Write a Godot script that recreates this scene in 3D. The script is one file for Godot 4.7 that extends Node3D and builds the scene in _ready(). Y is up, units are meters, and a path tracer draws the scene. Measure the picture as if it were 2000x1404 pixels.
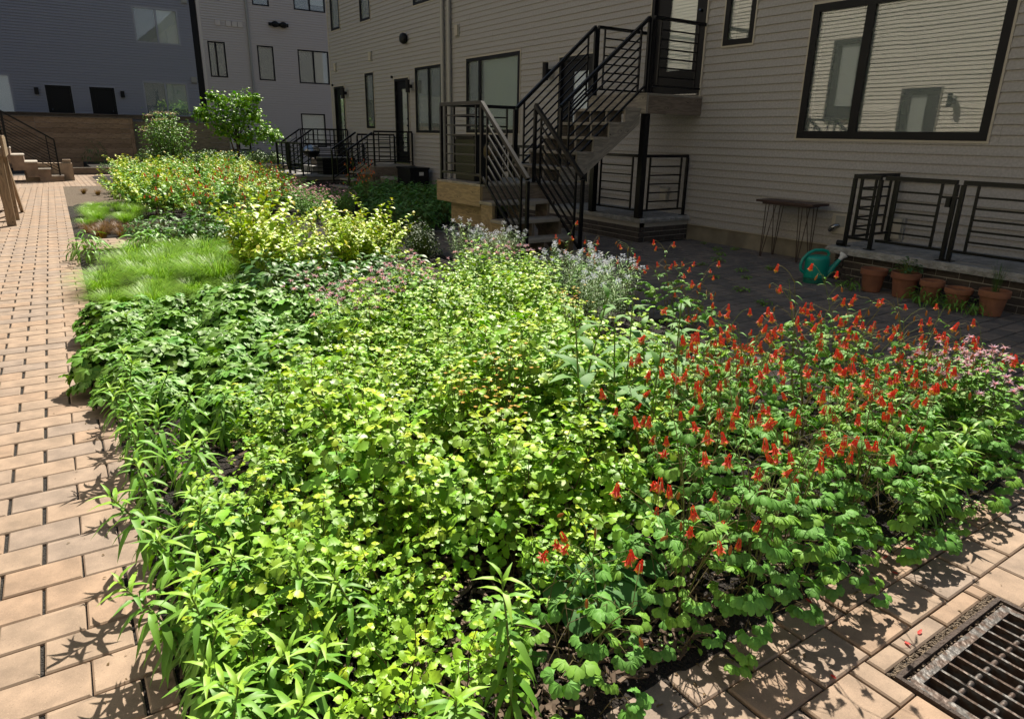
extends Node3D
# A town-house courtyard: a planted bed between a paver path and a shaded patio, with siding-clad houses round it.

var rng := RandomNumberGenerator.new()
var M := {}
var counts := {}
var cache := {}

# ------------------------------------------------------------------ mesh collecting
class MB:
	var v := PackedVector3Array()
	var n := PackedVector3Array()
	var uv := PackedVector2Array()
	var c := PackedColorArray()
	var ix := PackedInt32Array()
	var flat := false
	func _init(without_normals := false):
		flat = without_normals
	func quad(a: Vector3, b: Vector3, cc: Vector3, d: Vector3, u0 := Vector2.ZERO, u1 := Vector2.ONE, col := Color.WHITE):
		# corners counter-clockwise seen from outside
		var k := v.size()
		var nn := (b - a).cross(d - a)
		if nn.length_squared() < 1e-14:
			nn = (cc - b).cross(d - b)
		nn = nn.normalized()
		v.append_array(PackedVector3Array([a, b, cc, d]))
		n.append_array(PackedVector3Array([nn, nn, nn, nn]))
		uv.append_array(PackedVector2Array([u0, Vector2(u1.x, u0.y), u1, Vector2(u0.x, u1.y)]))
		c.append_array(PackedColorArray([col, col, col, col]))
		ix.append_array(PackedInt32Array([k, k + 2, k + 1, k, k + 3, k + 2]))
	func box(at: Vector3, size: Vector3, b := Basis.IDENTITY, off := Vector2.ZERO, col := Color.WHITE):
		var h := size / 2
		var P := []
		for i in 8:
			P.append(at + b * Vector3(h.x if i & 1 else -h.x, h.y if i & 2 else -h.y, h.z if i & 4 else -h.z))
		var F := [[4, 5, 7, 6, 0, 1], [1, 0, 2, 3, 0, 1], [5, 1, 3, 7, 2, 1], [0, 4, 6, 2, 2, 1], [6, 7, 3, 2, 0, 2], [0, 1, 5, 4, 0, 2]]
		for f in F:
			var su: float = size[f[4]]
			var sv: float = size[f[5]]
			if su >= sv:
				quad(P[f[0]], P[f[1]], P[f[2]], P[f[3]], off, off + Vector2(su, sv), col)
			else:
				var k := v.size()
				quad(P[f[0]], P[f[1]], P[f[2]], P[f[3]], off, off, col)
				uv[k] = off
				uv[k + 1] = off + Vector2(0, su)
				uv[k + 2] = off + Vector2(sv, su)
				uv[k + 3] = off + Vector2(sv, 0)
	func span(a: Vector3, b: Vector3, off := Vector2.ZERO):
		box((a + b) / 2, (b - a).abs(), Basis.IDENTITY, off)
	func bar(a: Vector3, b: Vector3, w: float, h: float, off := Vector2.ZERO):
		# a square bar from a to b; h is its height, w its width across
		var d := (b - a).normalized()
		var up := Vector3.UP if absf(d.y) < 0.98 else Vector3.RIGHT
		var side := d.cross(up).normalized()
		up = side.cross(d)
		box((a + b) / 2, Vector3((b - a).length(), h, w), Basis(d, up, side), off)
	func tube(pts: Array, rad: Array, sides := 6, col := Color.WHITE, cap := true):
		var k0 := v.size()
		var prev := Vector3.ZERO
		for i in pts.size():
			var d: Vector3 = (pts[mini(i + 1, pts.size() - 1)] - pts[maxi(i - 1, 0)]).normalized()
			var s: Vector3 = prev
			if i == 0:
				s = d.cross(Vector3.UP if absf(d.y) < 0.9 else Vector3.RIGHT).normalized()
			s = (s - d * s.dot(d)).normalized()
			prev = s
			var t := d.cross(s)
			for j in sides:
				var a := TAU * j / sides
				var o := s * cos(a) + t * sin(a)
				v.append(pts[i] + o * rad[i])
				n.append(o)
				uv.append(Vector2(float(i), float(j) / sides))
				c.append(col)
		for i in pts.size() - 1:
			for j in sides:
				var p := k0 + i * sides + j
				var q := k0 + i * sides + (j + 1) % sides
				ix.append_array(PackedInt32Array([p, p + sides, q, q, p + sides, q + sides]))
		if cap:
			for e in [0, pts.size() - 1]:
				var k: int = k0 + e * sides
				for j in range(1, sides - 1):
					if e == 0:
						ix.append_array(PackedInt32Array([k, k + j, k + j + 1]))
					else:
						ix.append_array(PackedInt32Array([k, k + j + 1, k + j]))
	func lathe(at: Vector3, prof: Array, sides := 24, col := Color.WHITE, squash := Vector3.ONE):
		# prof: [radius, height], bottom to top on the outside
		var k0 := v.size()
		for i in prof.size():
			var a0: Array = prof[maxi(i - 1, 0)]
			var a1: Array = prof[mini(i + 1, prof.size() - 1)]
			var tn := Vector2(a1[1] - a0[1], -(a1[0] - a0[0])).normalized()
			for j in sides + 1:
				var a := TAU * j / sides
				v.append(at + Vector3(cos(a) * prof[i][0], prof[i][1], sin(a) * prof[i][0]) * squash)
				n.append(Vector3(cos(a) * tn.x, tn.y, sin(a) * tn.x).normalized())
				uv.append(Vector2(float(j) / sides, prof[i][1]))
				c.append(col)
		for i in prof.size() - 1:
			for j in sides:
				var p := k0 + i * (sides + 1) + j
				var q := p + 1
				var r := p + sides + 1
				ix.append_array(PackedInt32Array([p, q, r, q, r + 1, r]))
	func shape(s: Array, xf: Transform3D, col := Color.WHITE):
		var k := v.size()
		for p in s[0]:
			v.append(xf * p)
			c.append(col)
		for i in s[1]:
			ix.append(k + i)
	func mesh() -> ArrayMesh:
		var a := []
		a.resize(Mesh.ARRAY_MAX)
		a[Mesh.ARRAY_VERTEX] = v
		if flat:
			# leaves: rounded over by the mean of the faces that meet in a point
			n = PackedVector3Array()
			n.resize(v.size())
			for i in range(0, ix.size(), 3):
				var g := (v[ix[i + 2]] - v[ix[i]]).cross(v[ix[i + 1]] - v[ix[i]])
				n[ix[i]] += g
				n[ix[i + 1]] += g
				n[ix[i + 2]] += g
			for i in n.size():
				n[i] = n[i].normalized() if n[i].length_squared() > 1e-20 else Vector3.UP
		else:
			a[Mesh.ARRAY_TEX_UV] = uv
		a[Mesh.ARRAY_NORMAL] = n
		a[Mesh.ARRAY_COLOR] = c
		a[Mesh.ARRAY_INDEX] = ix
		var m := ArrayMesh.new()
		m.add_surface_from_arrays(Mesh.PRIMITIVE_TRIANGLES, a)
		return m

# ------------------------------------------------------------------ naming
func numbered(called: String, parent: Node) -> String:
	var key := str(parent.get_instance_id()) + "/" + called
	var k: int = counts.get(key, 0)
	counts[key] = k + 1
	return called if k == 0 else "%s_%03d" % [called, k]

func thing(called: String, label: String, category: String, at := Vector3.ZERO, turn := 0.0, group := "") -> Node3D:
	var o := Node3D.new()
	o.name = numbered(called, self)
	add_child(o, true)
	o.position = at
	o.rotation.y = turn
	o.set_meta("label", label)
	o.set_meta("category", category)
	if group:
		o.set_meta("group", group)
	return o

func part(parent: Node, called: String, m: Mesh, mat: Material, xf := Transform3D.IDENTITY) -> MeshInstance3D:
	var o := MeshInstance3D.new()
	o.mesh = m
	o.material_override = mat
	o.name = numbered(called, parent)
	o.transform = xf
	parent.add_child(o, true)
	return o

func structure(called: String, m: Mesh, mat: Material, xf := Transform3D.IDENTITY) -> MeshInstance3D:
	var o := part(self, called, m, mat, xf)
	o.set_meta("kind", "structure")
	return o

func one(parent: Node, called: String, mat: Material, at: Vector3, size: Vector3) -> MeshInstance3D:
	# a box part; equal boxes share a mesh
	var off := Vector2(rng.randf() * 3.0, rng.randf() * 2.0).snapped(Vector2(0.5, 0.5))
	var key := "%s %s" % [size.snapped(Vector3.ONE * 0.001), off]
	if not cache.has(key):
		var b := MB.new()
		b.box(Vector3.ZERO, size, Basis.IDENTITY, off)
		cache[key] = b.mesh()
	return part(parent, called, cache[key], mat, Transform3D(Basis.IDENTITY, at))

func between(parent: Node, called: String, mat: Material, a: Vector3, b: Vector3) -> MeshInstance3D:
	return one(parent, called, mat, (a + b) / 2, (b - a).abs())

func barp(parent: Node, called: String, mat: Material, a: Vector3, b: Vector3, w: float, h: float) -> MeshInstance3D:
	var m := MB.new()
	m.bar(a, b, w, h, Vector2(rng.randf(), rng.randf()))
	return part(parent, called, m.mesh(), mat)

# ------------------------------------------------------------------ materials
func lin(r: float, g: float, b: float) -> Color:
	# linear reflectance
	return Color(r, g, b).linear_to_srgb()

func noise_tex(freq: float, lo: float, hi: float, size := 256, kind := FastNoiseLite.TYPE_SIMPLEX_SMOOTH, oct := 4, seed_ := 1) -> NoiseTexture2D:
	var f := FastNoiseLite.new()
	f.noise_type = kind
	f.frequency = freq
	f.fractal_octaves = oct
	f.seed = seed_
	var t := NoiseTexture2D.new()
	t.width = size
	t.height = size
	t.seamless = true
	t.noise = f
	var g := Gradient.new()
	g.set_color(0, Color(lo, lo, lo))
	g.set_color(1, Color(hi, hi, hi))
	t.color_ramp = g
	return t

func mat(called: String, col: Color, rough := 0.7, tex: Texture2D = null, scale := 1.0, bump: Texture2D = null, depth := 0.0, world := true, spec := 0.5) -> StandardMaterial3D:
	var m := StandardMaterial3D.new()
	m.resource_name = called
	m.albedo_color = col
	m.roughness = rough
	m.metallic_specular = spec
	if tex:
		m.albedo_texture = tex
	if bump:
		m.heightmap_enabled = true
		m.heightmap_texture = bump
		m.heightmap_scale = depth
	if tex or bump:
		m.uv1_scale = Vector3.ONE * scale
		if world:
			m.uv1_triplanar = true
			m.uv1_world_triplanar = true
	M[called] = m
	return m

func leaf_mat(called: String, tint := Color.WHITE, rough := 0.5, through := Color(0.97, 1.0, 0.30), share := 0.62) -> StandardMaterial3D:
	var m := StandardMaterial3D.new()
	m.resource_name = called
	m.albedo_color = tint
	m.vertex_color_use_as_albedo = true
	m.roughness = rough
	m.metallic_specular = 0.42
	m.cull_mode = BaseMaterial3D.CULL_DISABLED
	m.backlight_enabled = true
	m.backlight = Color(through.r * share, through.g * share, through.b * share)
	M[called] = m
	return m

func wood_image() -> ImageTexture:
	# grain along u; rings bent round a few knots
	var w := 512
	var h := 128
	var im := Image.create(w, h, false, Image.FORMAT_RGB8)
	var f := FastNoiseLite.new()
	f.seed = 5
	f.frequency = 0.012
	var g := FastNoiseLite.new()
	g.seed = 9
	g.frequency = 0.08
	var knots := [Vector2(90, 40), Vector2(260, 84), Vector2(400, 30), Vector2(345, 100)]
	for y in h:
		for x in w:
			var s := float(y) * 0.075 + 4.0 * f.get_noise_2d(x * 0.35, y * 1.6)
			for k in knots:
				var dx: float = (x - k.x) / 34.0
				var dy: float = (y - k.y) / 13.0
				s += 4.0 * exp(-(dx * dx + dy * dy))
			var r := 0.5 + 0.5 * sin(s * 1.9)
			var val := 0.80 + 0.14 * r + 0.06 * g.get_noise_2d(x * 0.12, y * 2.0)
			for k in knots:
				var d := Vector2((x - k.x) / 2.0, y - k.y).length()
				if d < 3.4:
					val *= 0.6
			val = clampf(val, 0.2, 1.0)
			im.set_pixel(x, y, Color(val, val * 0.985, val * 0.96))
	return ImageTexture.create_from_image(im)

func speckle_image() -> ImageTexture:
	# cast paver face: sand grains, a few pale and dark flecks, faint blotches
	var s := 256
	var im := Image.create(s, s, false, Image.FORMAT_RGB8)
	var f := FastNoiseLite.new()
	f.frequency = 0.012
	f.seed = 3
	var r := RandomNumberGenerator.new()
	r.seed = 77
	for y in s:
		for x in s:
			var a := 0.84 + 0.09 * (r.randf() - 0.5) + 0.16 * f.get_noise_2d(x, y)
			im.set_pixel(x, y, Color(a, a, a))
	for i in 420:
		var p := Vector2i(r.randi() % s, r.randi() % s)
		var a := 1.0 if r.randf() < 0.6 else 0.6
		im.set_pixelv(p, Color(a, a, a))
	return ImageTexture.create_from_image(im)

func make_materials():
	var wood := wood_image()
	var speck := speckle_image()
	var fine := noise_tex(0.08, 0.85, 1.0)
	var mottled := noise_tex(0.012, 0.72, 1.0, 256, FastNoiseLite.TYPE_SIMPLEX_SMOOTH, 5, 4)
	var rough := noise_tex(0.05, 0.0, 1.0, 256, FastNoiseLite.TYPE_SIMPLEX_SMOOTH, 5, 8)
	var cell := noise_tex(0.06, 0.35, 1.0, 256, FastNoiseLite.TYPE_CELLULAR, 3, 6)
	var tones := [[0.37, 0.268, 0.192], [0.395, 0.282, 0.2], [0.35, 0.258, 0.193], [0.385, 0.264, 0.18], [0.33, 0.25, 0.195]]
	for i in tones.size():
		mat("paver%d" % i, lin(tones[i][0], tones[i][1], tones[i][2]), 0.85, speck, 2.2, rough, 0.03)
	var shaded_greys := [[0.19, 0.16, 0.14], [0.225, 0.182, 0.155], [0.15, 0.13, 0.117]]  # same blocks as the path; the patio's shade is put into these colours
	for i in shaded_greys.size():
		mat("patio%d" % i, lin(shaded_greys[i][0], shaded_greys[i][1], shaded_greys[i][2]), 0.85, speck, 2.2, rough, 0.03)
	mat("joint_grit", lin(0.08, 0.07, 0.061), 0.95, cell, 9.0, rough, 1.2)
	mat("soil", lin(0.034, 0.02312, 0.01632), 0.95, cell, 5.0, rough, 2.0)
	mat("gravel", lin(0.36, 0.27, 0.19), 0.95, cell, 7.0, rough, 1.5)
	mat("chip0", lin(0.0884, 0.0578, 0.0374), 0.9)
	mat("chip1", lin(0.136, 0.0952, 0.0646), 0.9)
	mat("siding_beige", lin(0.335, 0.312, 0.294), 0.6, fine, 1.3, noise_tex(0.03, 0.3, 0.7), 0.05)
	mat("siding_cream", lin(0.55, 0.51, 0.43), 0.6)
	mat("siding_taupe", lin(0.49, 0.435, 0.41), 0.6, fine, 1.3)
	mat("siding_slate", lin(0.26, 0.258, 0.295), 0.6, fine, 1.3)
	mat("trim_beige", lin(0.3536, 0.3128, 0.2516), 0.55)
	mat("trim_taupe", lin(0.45, 0.40, 0.37), 0.55)
	mat("trim_slate", lin(0.26, 0.26, 0.29), 0.55)
	mat("pipe", lin(0.2856, 0.272, 0.2448), 0.5)
	mat("frame_black", lin(0.00816, 0.00816, 0.00952), 0.42, null, 1.0, null, 0.0, true, 0.27)
	mat("door_black", lin(0.00544, 0.00544, 0.00748), 0.4, null, 1.0, null, 0.0, true, 0.27)
	mat("metal_black", lin(0.005, 0.005, 0.0065), 0.3, null, 1.0, rough, 0.03, true, 0.33)
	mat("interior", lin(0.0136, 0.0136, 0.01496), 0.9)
	mat("shell", lin(0.136, 0.1292, 0.1224), 0.9)
	mat("blind_green", lin(0.2244, 0.2856, 0.2244), 0.7)
	mat("blind_white", lin(0.4216, 0.442, 0.408), 0.7)
	mat("blind_grey", lin(0.032, 0.035, 0.036), 0.7)
	mat("curtain_tan", lin(0.2856, 0.2652, 0.2176), 0.8)
	mat("foundation", lin(0.2448, 0.2108, 0.1564), 0.9, mottled, 0.7, rough, 0.3)
	mat("concrete", lin(0.272, 0.2618, 0.2482), 0.9, mottled, 0.9, rough, 0.3)
	mat("ledge_stone", lin(0.3128, 0.306, 0.2924), 0.9, mottled, 1.6, rough, 1.6)
	mat("tan_concrete", lin(0.44, 0.33, 0.24), 0.9, mottled, 0.8, rough, 0.2)
	mat("brown_concrete", lin(0.30, 0.21, 0.155), 0.9, mottled, 0.8, rough, 0.2)
	mat("step_cap", lin(0.50, 0.44, 0.38), 0.9, mottled, 0.8, rough, 0.2)
	for i in 3:
		var q: float = [1.0, 0.86, 1.14][i]
		mat("brick%d" % i, lin(0.058 * q, 0.045 * q, 0.038 * q), 0.85, mottled, 2.0, rough, 0.5)
	mat("mortar", lin(0.28, 0.26, 0.23), 0.95, null, 3.0, rough, 0.4)
	for w in [["wood_grey", 0.30, 0.27, 0.235], ["wood_pine", 0.3128, 0.2312, 0.1292], ["wood_brown", 0.19, 0.15, 0.12], ["wood_light", 0.34, 0.2448, 0.1598], ["wood_fence0", 0.40, 0.255, 0.155], ["wood_fence1", 0.34, 0.21, 0.125], ["wood_fence2", 0.45, 0.29, 0.18], ["wood_olive", 0.30, 0.235, 0.145]]:
		var m := mat(w[0], lin(w[1], w[2], w[3]), 0.8, wood, 1.0, wood, 0.15, false)
		m.uv1_scale = Vector3(0.85, 4.0, 1.0)
	mat("moss", lin(0.068, 0.068, 0.034), 0.95)
	mat("table_top", lin(0.051, 0.02176, 0.01904), 0.5, wood, 1.0, null, 0.0, false).uv1_scale = Vector3(1.0, 5.0, 1.0)
	mat("rust_rod", lin(0.034, 0.01768, 0.0136), 0.6)
	mat("terracotta0", lin(0.2448, 0.0918, 0.0476), 0.85, mottled, 2.2)
	mat("terracotta1", lin(0.2856, 0.1156, 0.0578), 0.85, mottled, 2.0)
	mat("pot_soil", lin(0.0272, 0.0204, 0.01496), 0.95, cell, 8.0)
	mat("can_teal", lin(0, 0.2244, 0.1666), 0.38, null, 1.0, rough, 0.02)
	mat("can_dark", lin(0.0068, 0.1088, 0.0748), 0.45)
	mat("white_plastic", lin(0.4896, 0.4828, 0.4624), 0.4)
	mat("grey_plastic", lin(0.238, 0.2312, 0.2108), 0.45)
	mat("dark_plastic", lin(0.0102, 0.0102, 0.01156), 0.45, null, 1.0, null, 0.0, true, 0.27)
	mat("olive_cloth", lin(0.024, 0.026, 0.012), 0.8)
	mat("tan_cloth", lin(0.1768, 0.1292, 0.068), 0.8)
	var st := mat("steel", lin(0.34, 0.34, 0.34), 0.25)
	st.metallic = 1.0
	var rust := noise_tex(0.03, 0.0, 1.0, 256, FastNoiseLite.TYPE_SIMPLEX_SMOOTH, 5, 12)
	var gr := Gradient.new()
	gr.offsets = PackedFloat32Array([0.0, 0.42, 0.56, 1.0])
	gr.colors = PackedColorArray([lin(0.10, 0.095, 0.093), lin(0.075, 0.068, 0.064), lin(0.07, 0.045, 0.034), lin(0.05, 0.03, 0.022)])
	rust.color_ramp = gr
	var iron := mat("cast_iron", Color.WHITE, 0.5, rust, 2.5, rough, 0.3)
	iron.metallic = 0.35
	mat("rusty_frame", lin(0.06, 0.038, 0.028), 0.8, mottled, 5.0, rough, 0.5)
	mat("pit_wall", lin(0.2, 0.19, 0.175), 0.95)
	# clear panes, a little wavy as pressed glass units are
	var g := StandardMaterial3D.new()
	g.resource_name = "window_glass"
	g.albedo_color = Color(0.9, 0.95, 0.92, 0.04)
	g.transparency = BaseMaterial3D.TRANSPARENCY_ALPHA
	g.roughness = 0.0
	g.metallic_specular = 0.5
	g.normal_enabled = true
	var nt := NoiseTexture2D.new()
	var nf := FastNoiseLite.new()
	nf.frequency = 0.004
	nf.fractal_octaves = 1
	nf.seed = 21
	nt.noise = nf
	nt.width = 256
	nt.height = 256
	nt.seamless = true
	nt.as_normal_map = true
	nt.bump_strength = 3.0
	g.normal_texture = nt
	g.normal_scale = 0.035
	g.uv1_triplanar = true
	g.uv1_world_triplanar = true
	g.uv1_scale = Vector3.ONE * 0.8
	M["glass"] = g
	# plants: the hue sits in the vertex colours
	leaf_mat("leaf_a")
	leaf_mat("leaf_b", lin(0.8, 0.92, 0.85))
	leaf_mat("leaf_c", lin(1.0, 1.0, 0.8), 0.42)
	leaf_mat("leaf_shiny", Color.WHITE, 0.45)
	leaf_mat("leaf_matt", Color.WHITE, 0.6, Color(0.9, 1.0, 0.35), 0.75)
	leaf_mat("blade", Color.WHITE, 0.45, Color(0.95, 1.0, 0.35), 0.8)
	leaf_mat("petal", Color.WHITE, 0.6, Color(1.0, 0.85, 0.75), 0.9)
	var bark := leaf_mat("bark", Color.WHITE, 0.9)
	bark.backlight_enabled = false

# ------------------------------------------------------------------ paving
const PX := 0.237
const PZ := 0.152
var BED := PackedVector2Array([Vector2(0.10, -1.04), Vector2(1.4, -1.06), Vector2(2.6, -1.06), Vector2(3.75, -1.06), Vector2(4.0, -1.7), Vector2(4.0, -2.5), Vector2(4.1, -3.6), Vector2(4.25, -5.4), Vector2(4.2, -6.4), Vector2(4.0, -8.2), Vector2(4.25, -9.2), Vector2(5.9, -10.4), Vector2(7.9, -10.9), Vector2(7.9, -19.6), Vector2(6.1, -19.7), Vector2(6.1, -24.0), Vector2(5.4, -25.6), Vector2(1.3, -25.6), Vector2(1.3, -21.3), Vector2(1.55, -17.6), Vector2(1.5, -16.3), Vector2(0.38, -16.2), Vector2(0.27, -11.2), Vector2(0.16, -6.0), Vector2(0.10, -3.4), Vector2(0.085, -1.8)])

func paver_mesh(sx: float, sz: float) -> ArrayMesh:
	# cast block: slightly rounded arris, top at y = 0
	var key := "paver %.3f %.3f" % [sx, sz]
	if cache.has(key):
		return cache[key]
	var b := MB.new()
	var c := 0.005
	var x := sx / 2
	var z := sz / 2
	var T := [Vector3(-x + c, 0, z - c), Vector3(x - c, 0, z - c), Vector3(x - c, 0, -z + c), Vector3(-x + c, 0, -z + c)]
	var S := [Vector3(-x, -c, z), Vector3(x, -c, z), Vector3(x, -c, -z), Vector3(-x, -c, -z)]
	b.quad(T[0], T[1], T[2], T[3])
	for i in 4:
		var j := (i + 1) % 4
		b.quad(S[i], S[j], T[j], T[i])
		b.quad(S[i] - Vector3(0, 0.045, 0), S[j] - Vector3(0, 0.045, 0), S[j], S[i])
	cache[key] = b.mesh()
	return cache[key]

func paved(called: String, x0: float, x1: float, z0: float, z1: float, tones: String, ntones: int, skip: Callable, phase := 0.0, near := Vector2.ZERO, most := 300, xf := Transform3D.IDENTITY, hole := Rect2()):
	# a paved area: the joint bed is the surface, its blocks are pieces of it
	var base := MB.new()
	if hole.size.x > 0:
		around(base, Rect2(x0, z0, x1 - x0, z1 - z0), hole.grow(-0.012), -0.013)
	else:
		base.quad(Vector3(x0, -0.013, z1), Vector3(x1, -0.013, z1), Vector3(x1, -0.013, z0), Vector3(x0, -0.013, z0))
	var root := structure(called, base.mesh(), M.joint_grit, xf)
	var spots := []
	var row := 0
	var z := z1 - PZ / 2
	while z > z0 + PZ * 0.3:
		var x := x0 - fmod(x0, PX) - PX * 2 + phase + (PX / 2 if row % 2 else 0.0)
		while x < x1 + PX:
			var a := maxf(x - PX / 2, x0)
			var b := minf(x + PX / 2, x1)
			if hole.size.x > 0 and z > hole.position.y - PZ * 0.4 and z < hole.end.y + PZ * 0.4:
				# blocks are sawn to fit round the drain
				if b > hole.position.x and a < hole.position.x:
					b = hole.position.x
				elif a < hole.end.x and b > hole.end.x:
					a = hole.end.x
				elif a >= hole.position.x and b <= hole.end.x:
					b = a
			if b - a > 0.025 and not skip.call(Vector2((a + b) / 2, z)):
				spots.append([Vector2((a + b) / 2, z), b - a])
			x += PX
		z -= PZ
		row += 1
	spots.sort_custom(func(p, q): return p[0].distance_squared_to(near) < q[0].distance_squared_to(near))
	var rest := {}
	for i in spots.size():
		var p: Vector2 = spots[i][0]
		var w: float = snappedf(spots[i][1], 0.01) - 0.004
		var t := Transform3D(Basis.from_euler(Vector3(rng.randfn() * 0.004, rng.randfn() * 0.006, rng.randfn() * 0.004)), Vector3(p.x + rng.randfn() * 0.001, rng.randfn() * 0.0012, p.y))
		var gap := 0.010 if tones == "patio" else 0.005
		var m := paver_mesh(minf(w, PX - 0.008 - gap), PZ - gap)
		var tone := "%s%d" % [tones, rng.randi() % ntones]
		if i < most:
			part(root, "paver", m, M[tone], t)
		else:
			if not rest.has(tone):
				rest[tone] = MB.new()
			var arr := m.surface_get_arrays(0)
			var mb: MB = rest[tone]
			var k := mb.v.size()
			for q in arr[Mesh.ARRAY_VERTEX]:
				mb.v.append(t * q)
				mb.c.append(Color.WHITE)
				mb.uv.append(Vector2.ZERO)
			for q in arr[Mesh.ARRAY_NORMAL]:
				mb.n.append(q)
			for q in arr[Mesh.ARRAY_INDEX]:
				mb.ix.append(k + q)
	if hole.size.x > 0:
		# a row of blocks sawn to half depth along the drain's far side
		var x := hole.position.x - 0.1
		while x < hole.end.x:
			var a := maxf(x, hole.position.x + 0.002)
			var b := minf(x + PX, hole.end.x - 0.002)
			part(root, "paver", paver_mesh(snappedf(b - a - 0.012, 0.005), 0.056), M["%s%d" % [tones, rng.randi() % ntones]], Transform3D(Basis.IDENTITY, Vector3((a + b) / 2, 0.0, -0.729)))
			x += PX
	for tone in rest:
		part(root, "distant_pavers", rest[tone].mesh(), M[tone]).set_meta("kind", "stuff")

func around(b: MB, r: Rect2, h: Rect2, y: float):
	# a level sheet with a rectangular opening
	for q in [[r.position.x, r.position.y, r.end.x, h.position.y], [r.position.x, h.end.y, r.end.x, r.end.y], [r.position.x, h.position.y, h.position.x, h.end.y], [h.end.x, h.position.y, r.end.x, h.end.y]]:
		b.quad(Vector3(q[0], y, q[3]), Vector3(q[2], y, q[3]), Vector3(q[2], y, q[1]), Vector3(q[0], y, q[1]))

func ground():
	var b := MB.new()
	around(b, Rect2(-200, -200, 400, 400), Rect2(1.815, -0.671, 0.65, 0.61), -0.075)
	structure("ground", b.mesh(), M.joint_grit)
	# the planting soil: an uneven sheet inside the bed's outline
	var s := MB.new()
	var f := FastNoiseLite.new()
	f.frequency = 1.1
	f.seed = 4
	var grown: PackedVector2Array = Geometry2D.offset_polygon(BED, 0.07)[0]
	var st := 0.1
	var x := 0.0
	while x < 8.0:
		var z := -26.0
		while z < -0.95:
			var step := st if z > -6.0 else st * 4
			var q := Vector2(x + st / 2, z + step / 2)
			if Geometry2D.is_point_in_polygon(q, grown):
				var P := []
				for o in [Vector2(0, step), Vector2(st, step), Vector2(st, 0), Vector2(0, 0)]:
					var w: Vector2 = Vector2(x, z) + o
					var inside := Geometry2D.is_point_in_polygon(w + Vector2(0.06, 0), BED) and Geometry2D.is_point_in_polygon(w - Vector2(0.06, 0), BED)
					P.append(Vector3(w.x, (0.022 + 0.03 * f.get_noise_2d(w.x * 1.7, w.y * 1.7)) if inside else -0.009, w.y))
				s.quad(P[0], P[1], P[2], P[3])
			z += step
		x += st
	structure("soil", s.mesh(), M.soil)
	# bark mulch on the open soil near the path
	var chip := MB.new()
	chip.box(Vector3.ZERO, Vector3(0.032, 0.004, 0.009))
	for k in 2:
		var mm := MultiMesh.new()
		mm.transform_format = MultiMesh.TRANSFORM_3D
		mm.mesh = chip.mesh()
		mm.instance_count = 3000
		for i in mm.instance_count:
			var p := Vector2(rng.randf_range(0.1, 2.2), rng.randf_range(-5.0, -1.05))
			if i % 3 == 0:
				p = Vector2(rng.randf_range(0.2, 1.6), rng.randf_range(-1.9, -1.05))
			var bs := Basis.from_euler(Vector3(rng.randfn() * 0.3, rng.randf() * TAU, rng.randfn() * 0.3)).scaled(Vector3.ONE * rng.randf_range(0.5, 1.5))
			mm.set_instance_transform(i, Transform3D(bs, Vector3(p.x, 0.034 + 0.03 * f.get_noise_2d(p.x * 1.7, p.y * 1.7) + rng.randf() * 0.008, p.y)))
		var o := MultiMeshInstance3D.new()
		o.multimesh = mm
		o.material_override = M["chip%d" % k]
		o.name = numbered("bark_mulch", self)
		add_child(o, true)
		o.set_meta("kind", "stuff")
		o.set_meta("label", ["dark brown bark mulch chips lying on the bed soil", "pale weathered bark chips lying on the bed soil"][k])
		o.set_meta("category", "mulch")
	# the long path, turned a little off the house line
	var turn := Transform3D(Basis(Vector3.UP, -0.0165), Vector3(0.085, 0, -1.6))
	paved("brick_path", -3.4, 0.0, -22.0, 2.2, "paver", 5, func(_p): return false, 0.16, Vector2(-0.25, -0.6), 300, turn)
	# the front strip by the drain, and the patio along the house
	var grate := Rect2(1.80, -0.688, 0.68, 0.69)
	paved("front_pavement", 0.1, 4.3, -1.065, 0.607, "paver", 5, func(_p): return false, 0.18, Vector2(2.2, -0.8), 300, Transform3D.IDENTITY, grate)
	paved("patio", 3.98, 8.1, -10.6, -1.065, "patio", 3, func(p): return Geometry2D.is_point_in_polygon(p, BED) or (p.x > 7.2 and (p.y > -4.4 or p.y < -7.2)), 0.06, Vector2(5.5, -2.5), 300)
	paved("cross_path", 0.2, 1.15, -10.7, -9.75, "paver", 3, func(_p): return false, 0.0, Vector2.ZERO, 300, Transform3D(Basis.IDENTITY, Vector3(0, 0.045, 0)))
	paved("far_path", -3.0, 4.6, -26.6, -21.4, "paver", 4, func(p): return Geometry2D.is_point_in_polygon(p, BED), 0.0, Vector2(1, -21), 300)
	var g := MB.new()
	g.quad(Vector3(0.25, -0.006, -16.0), Vector3(1.9, -0.006, -16.0), Vector3(1.9, -0.006, -21.6), Vector3(0.25, -0.006, -21.6))
	structure("gravel_strip", g.mesh(), M.gravel)

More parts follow.
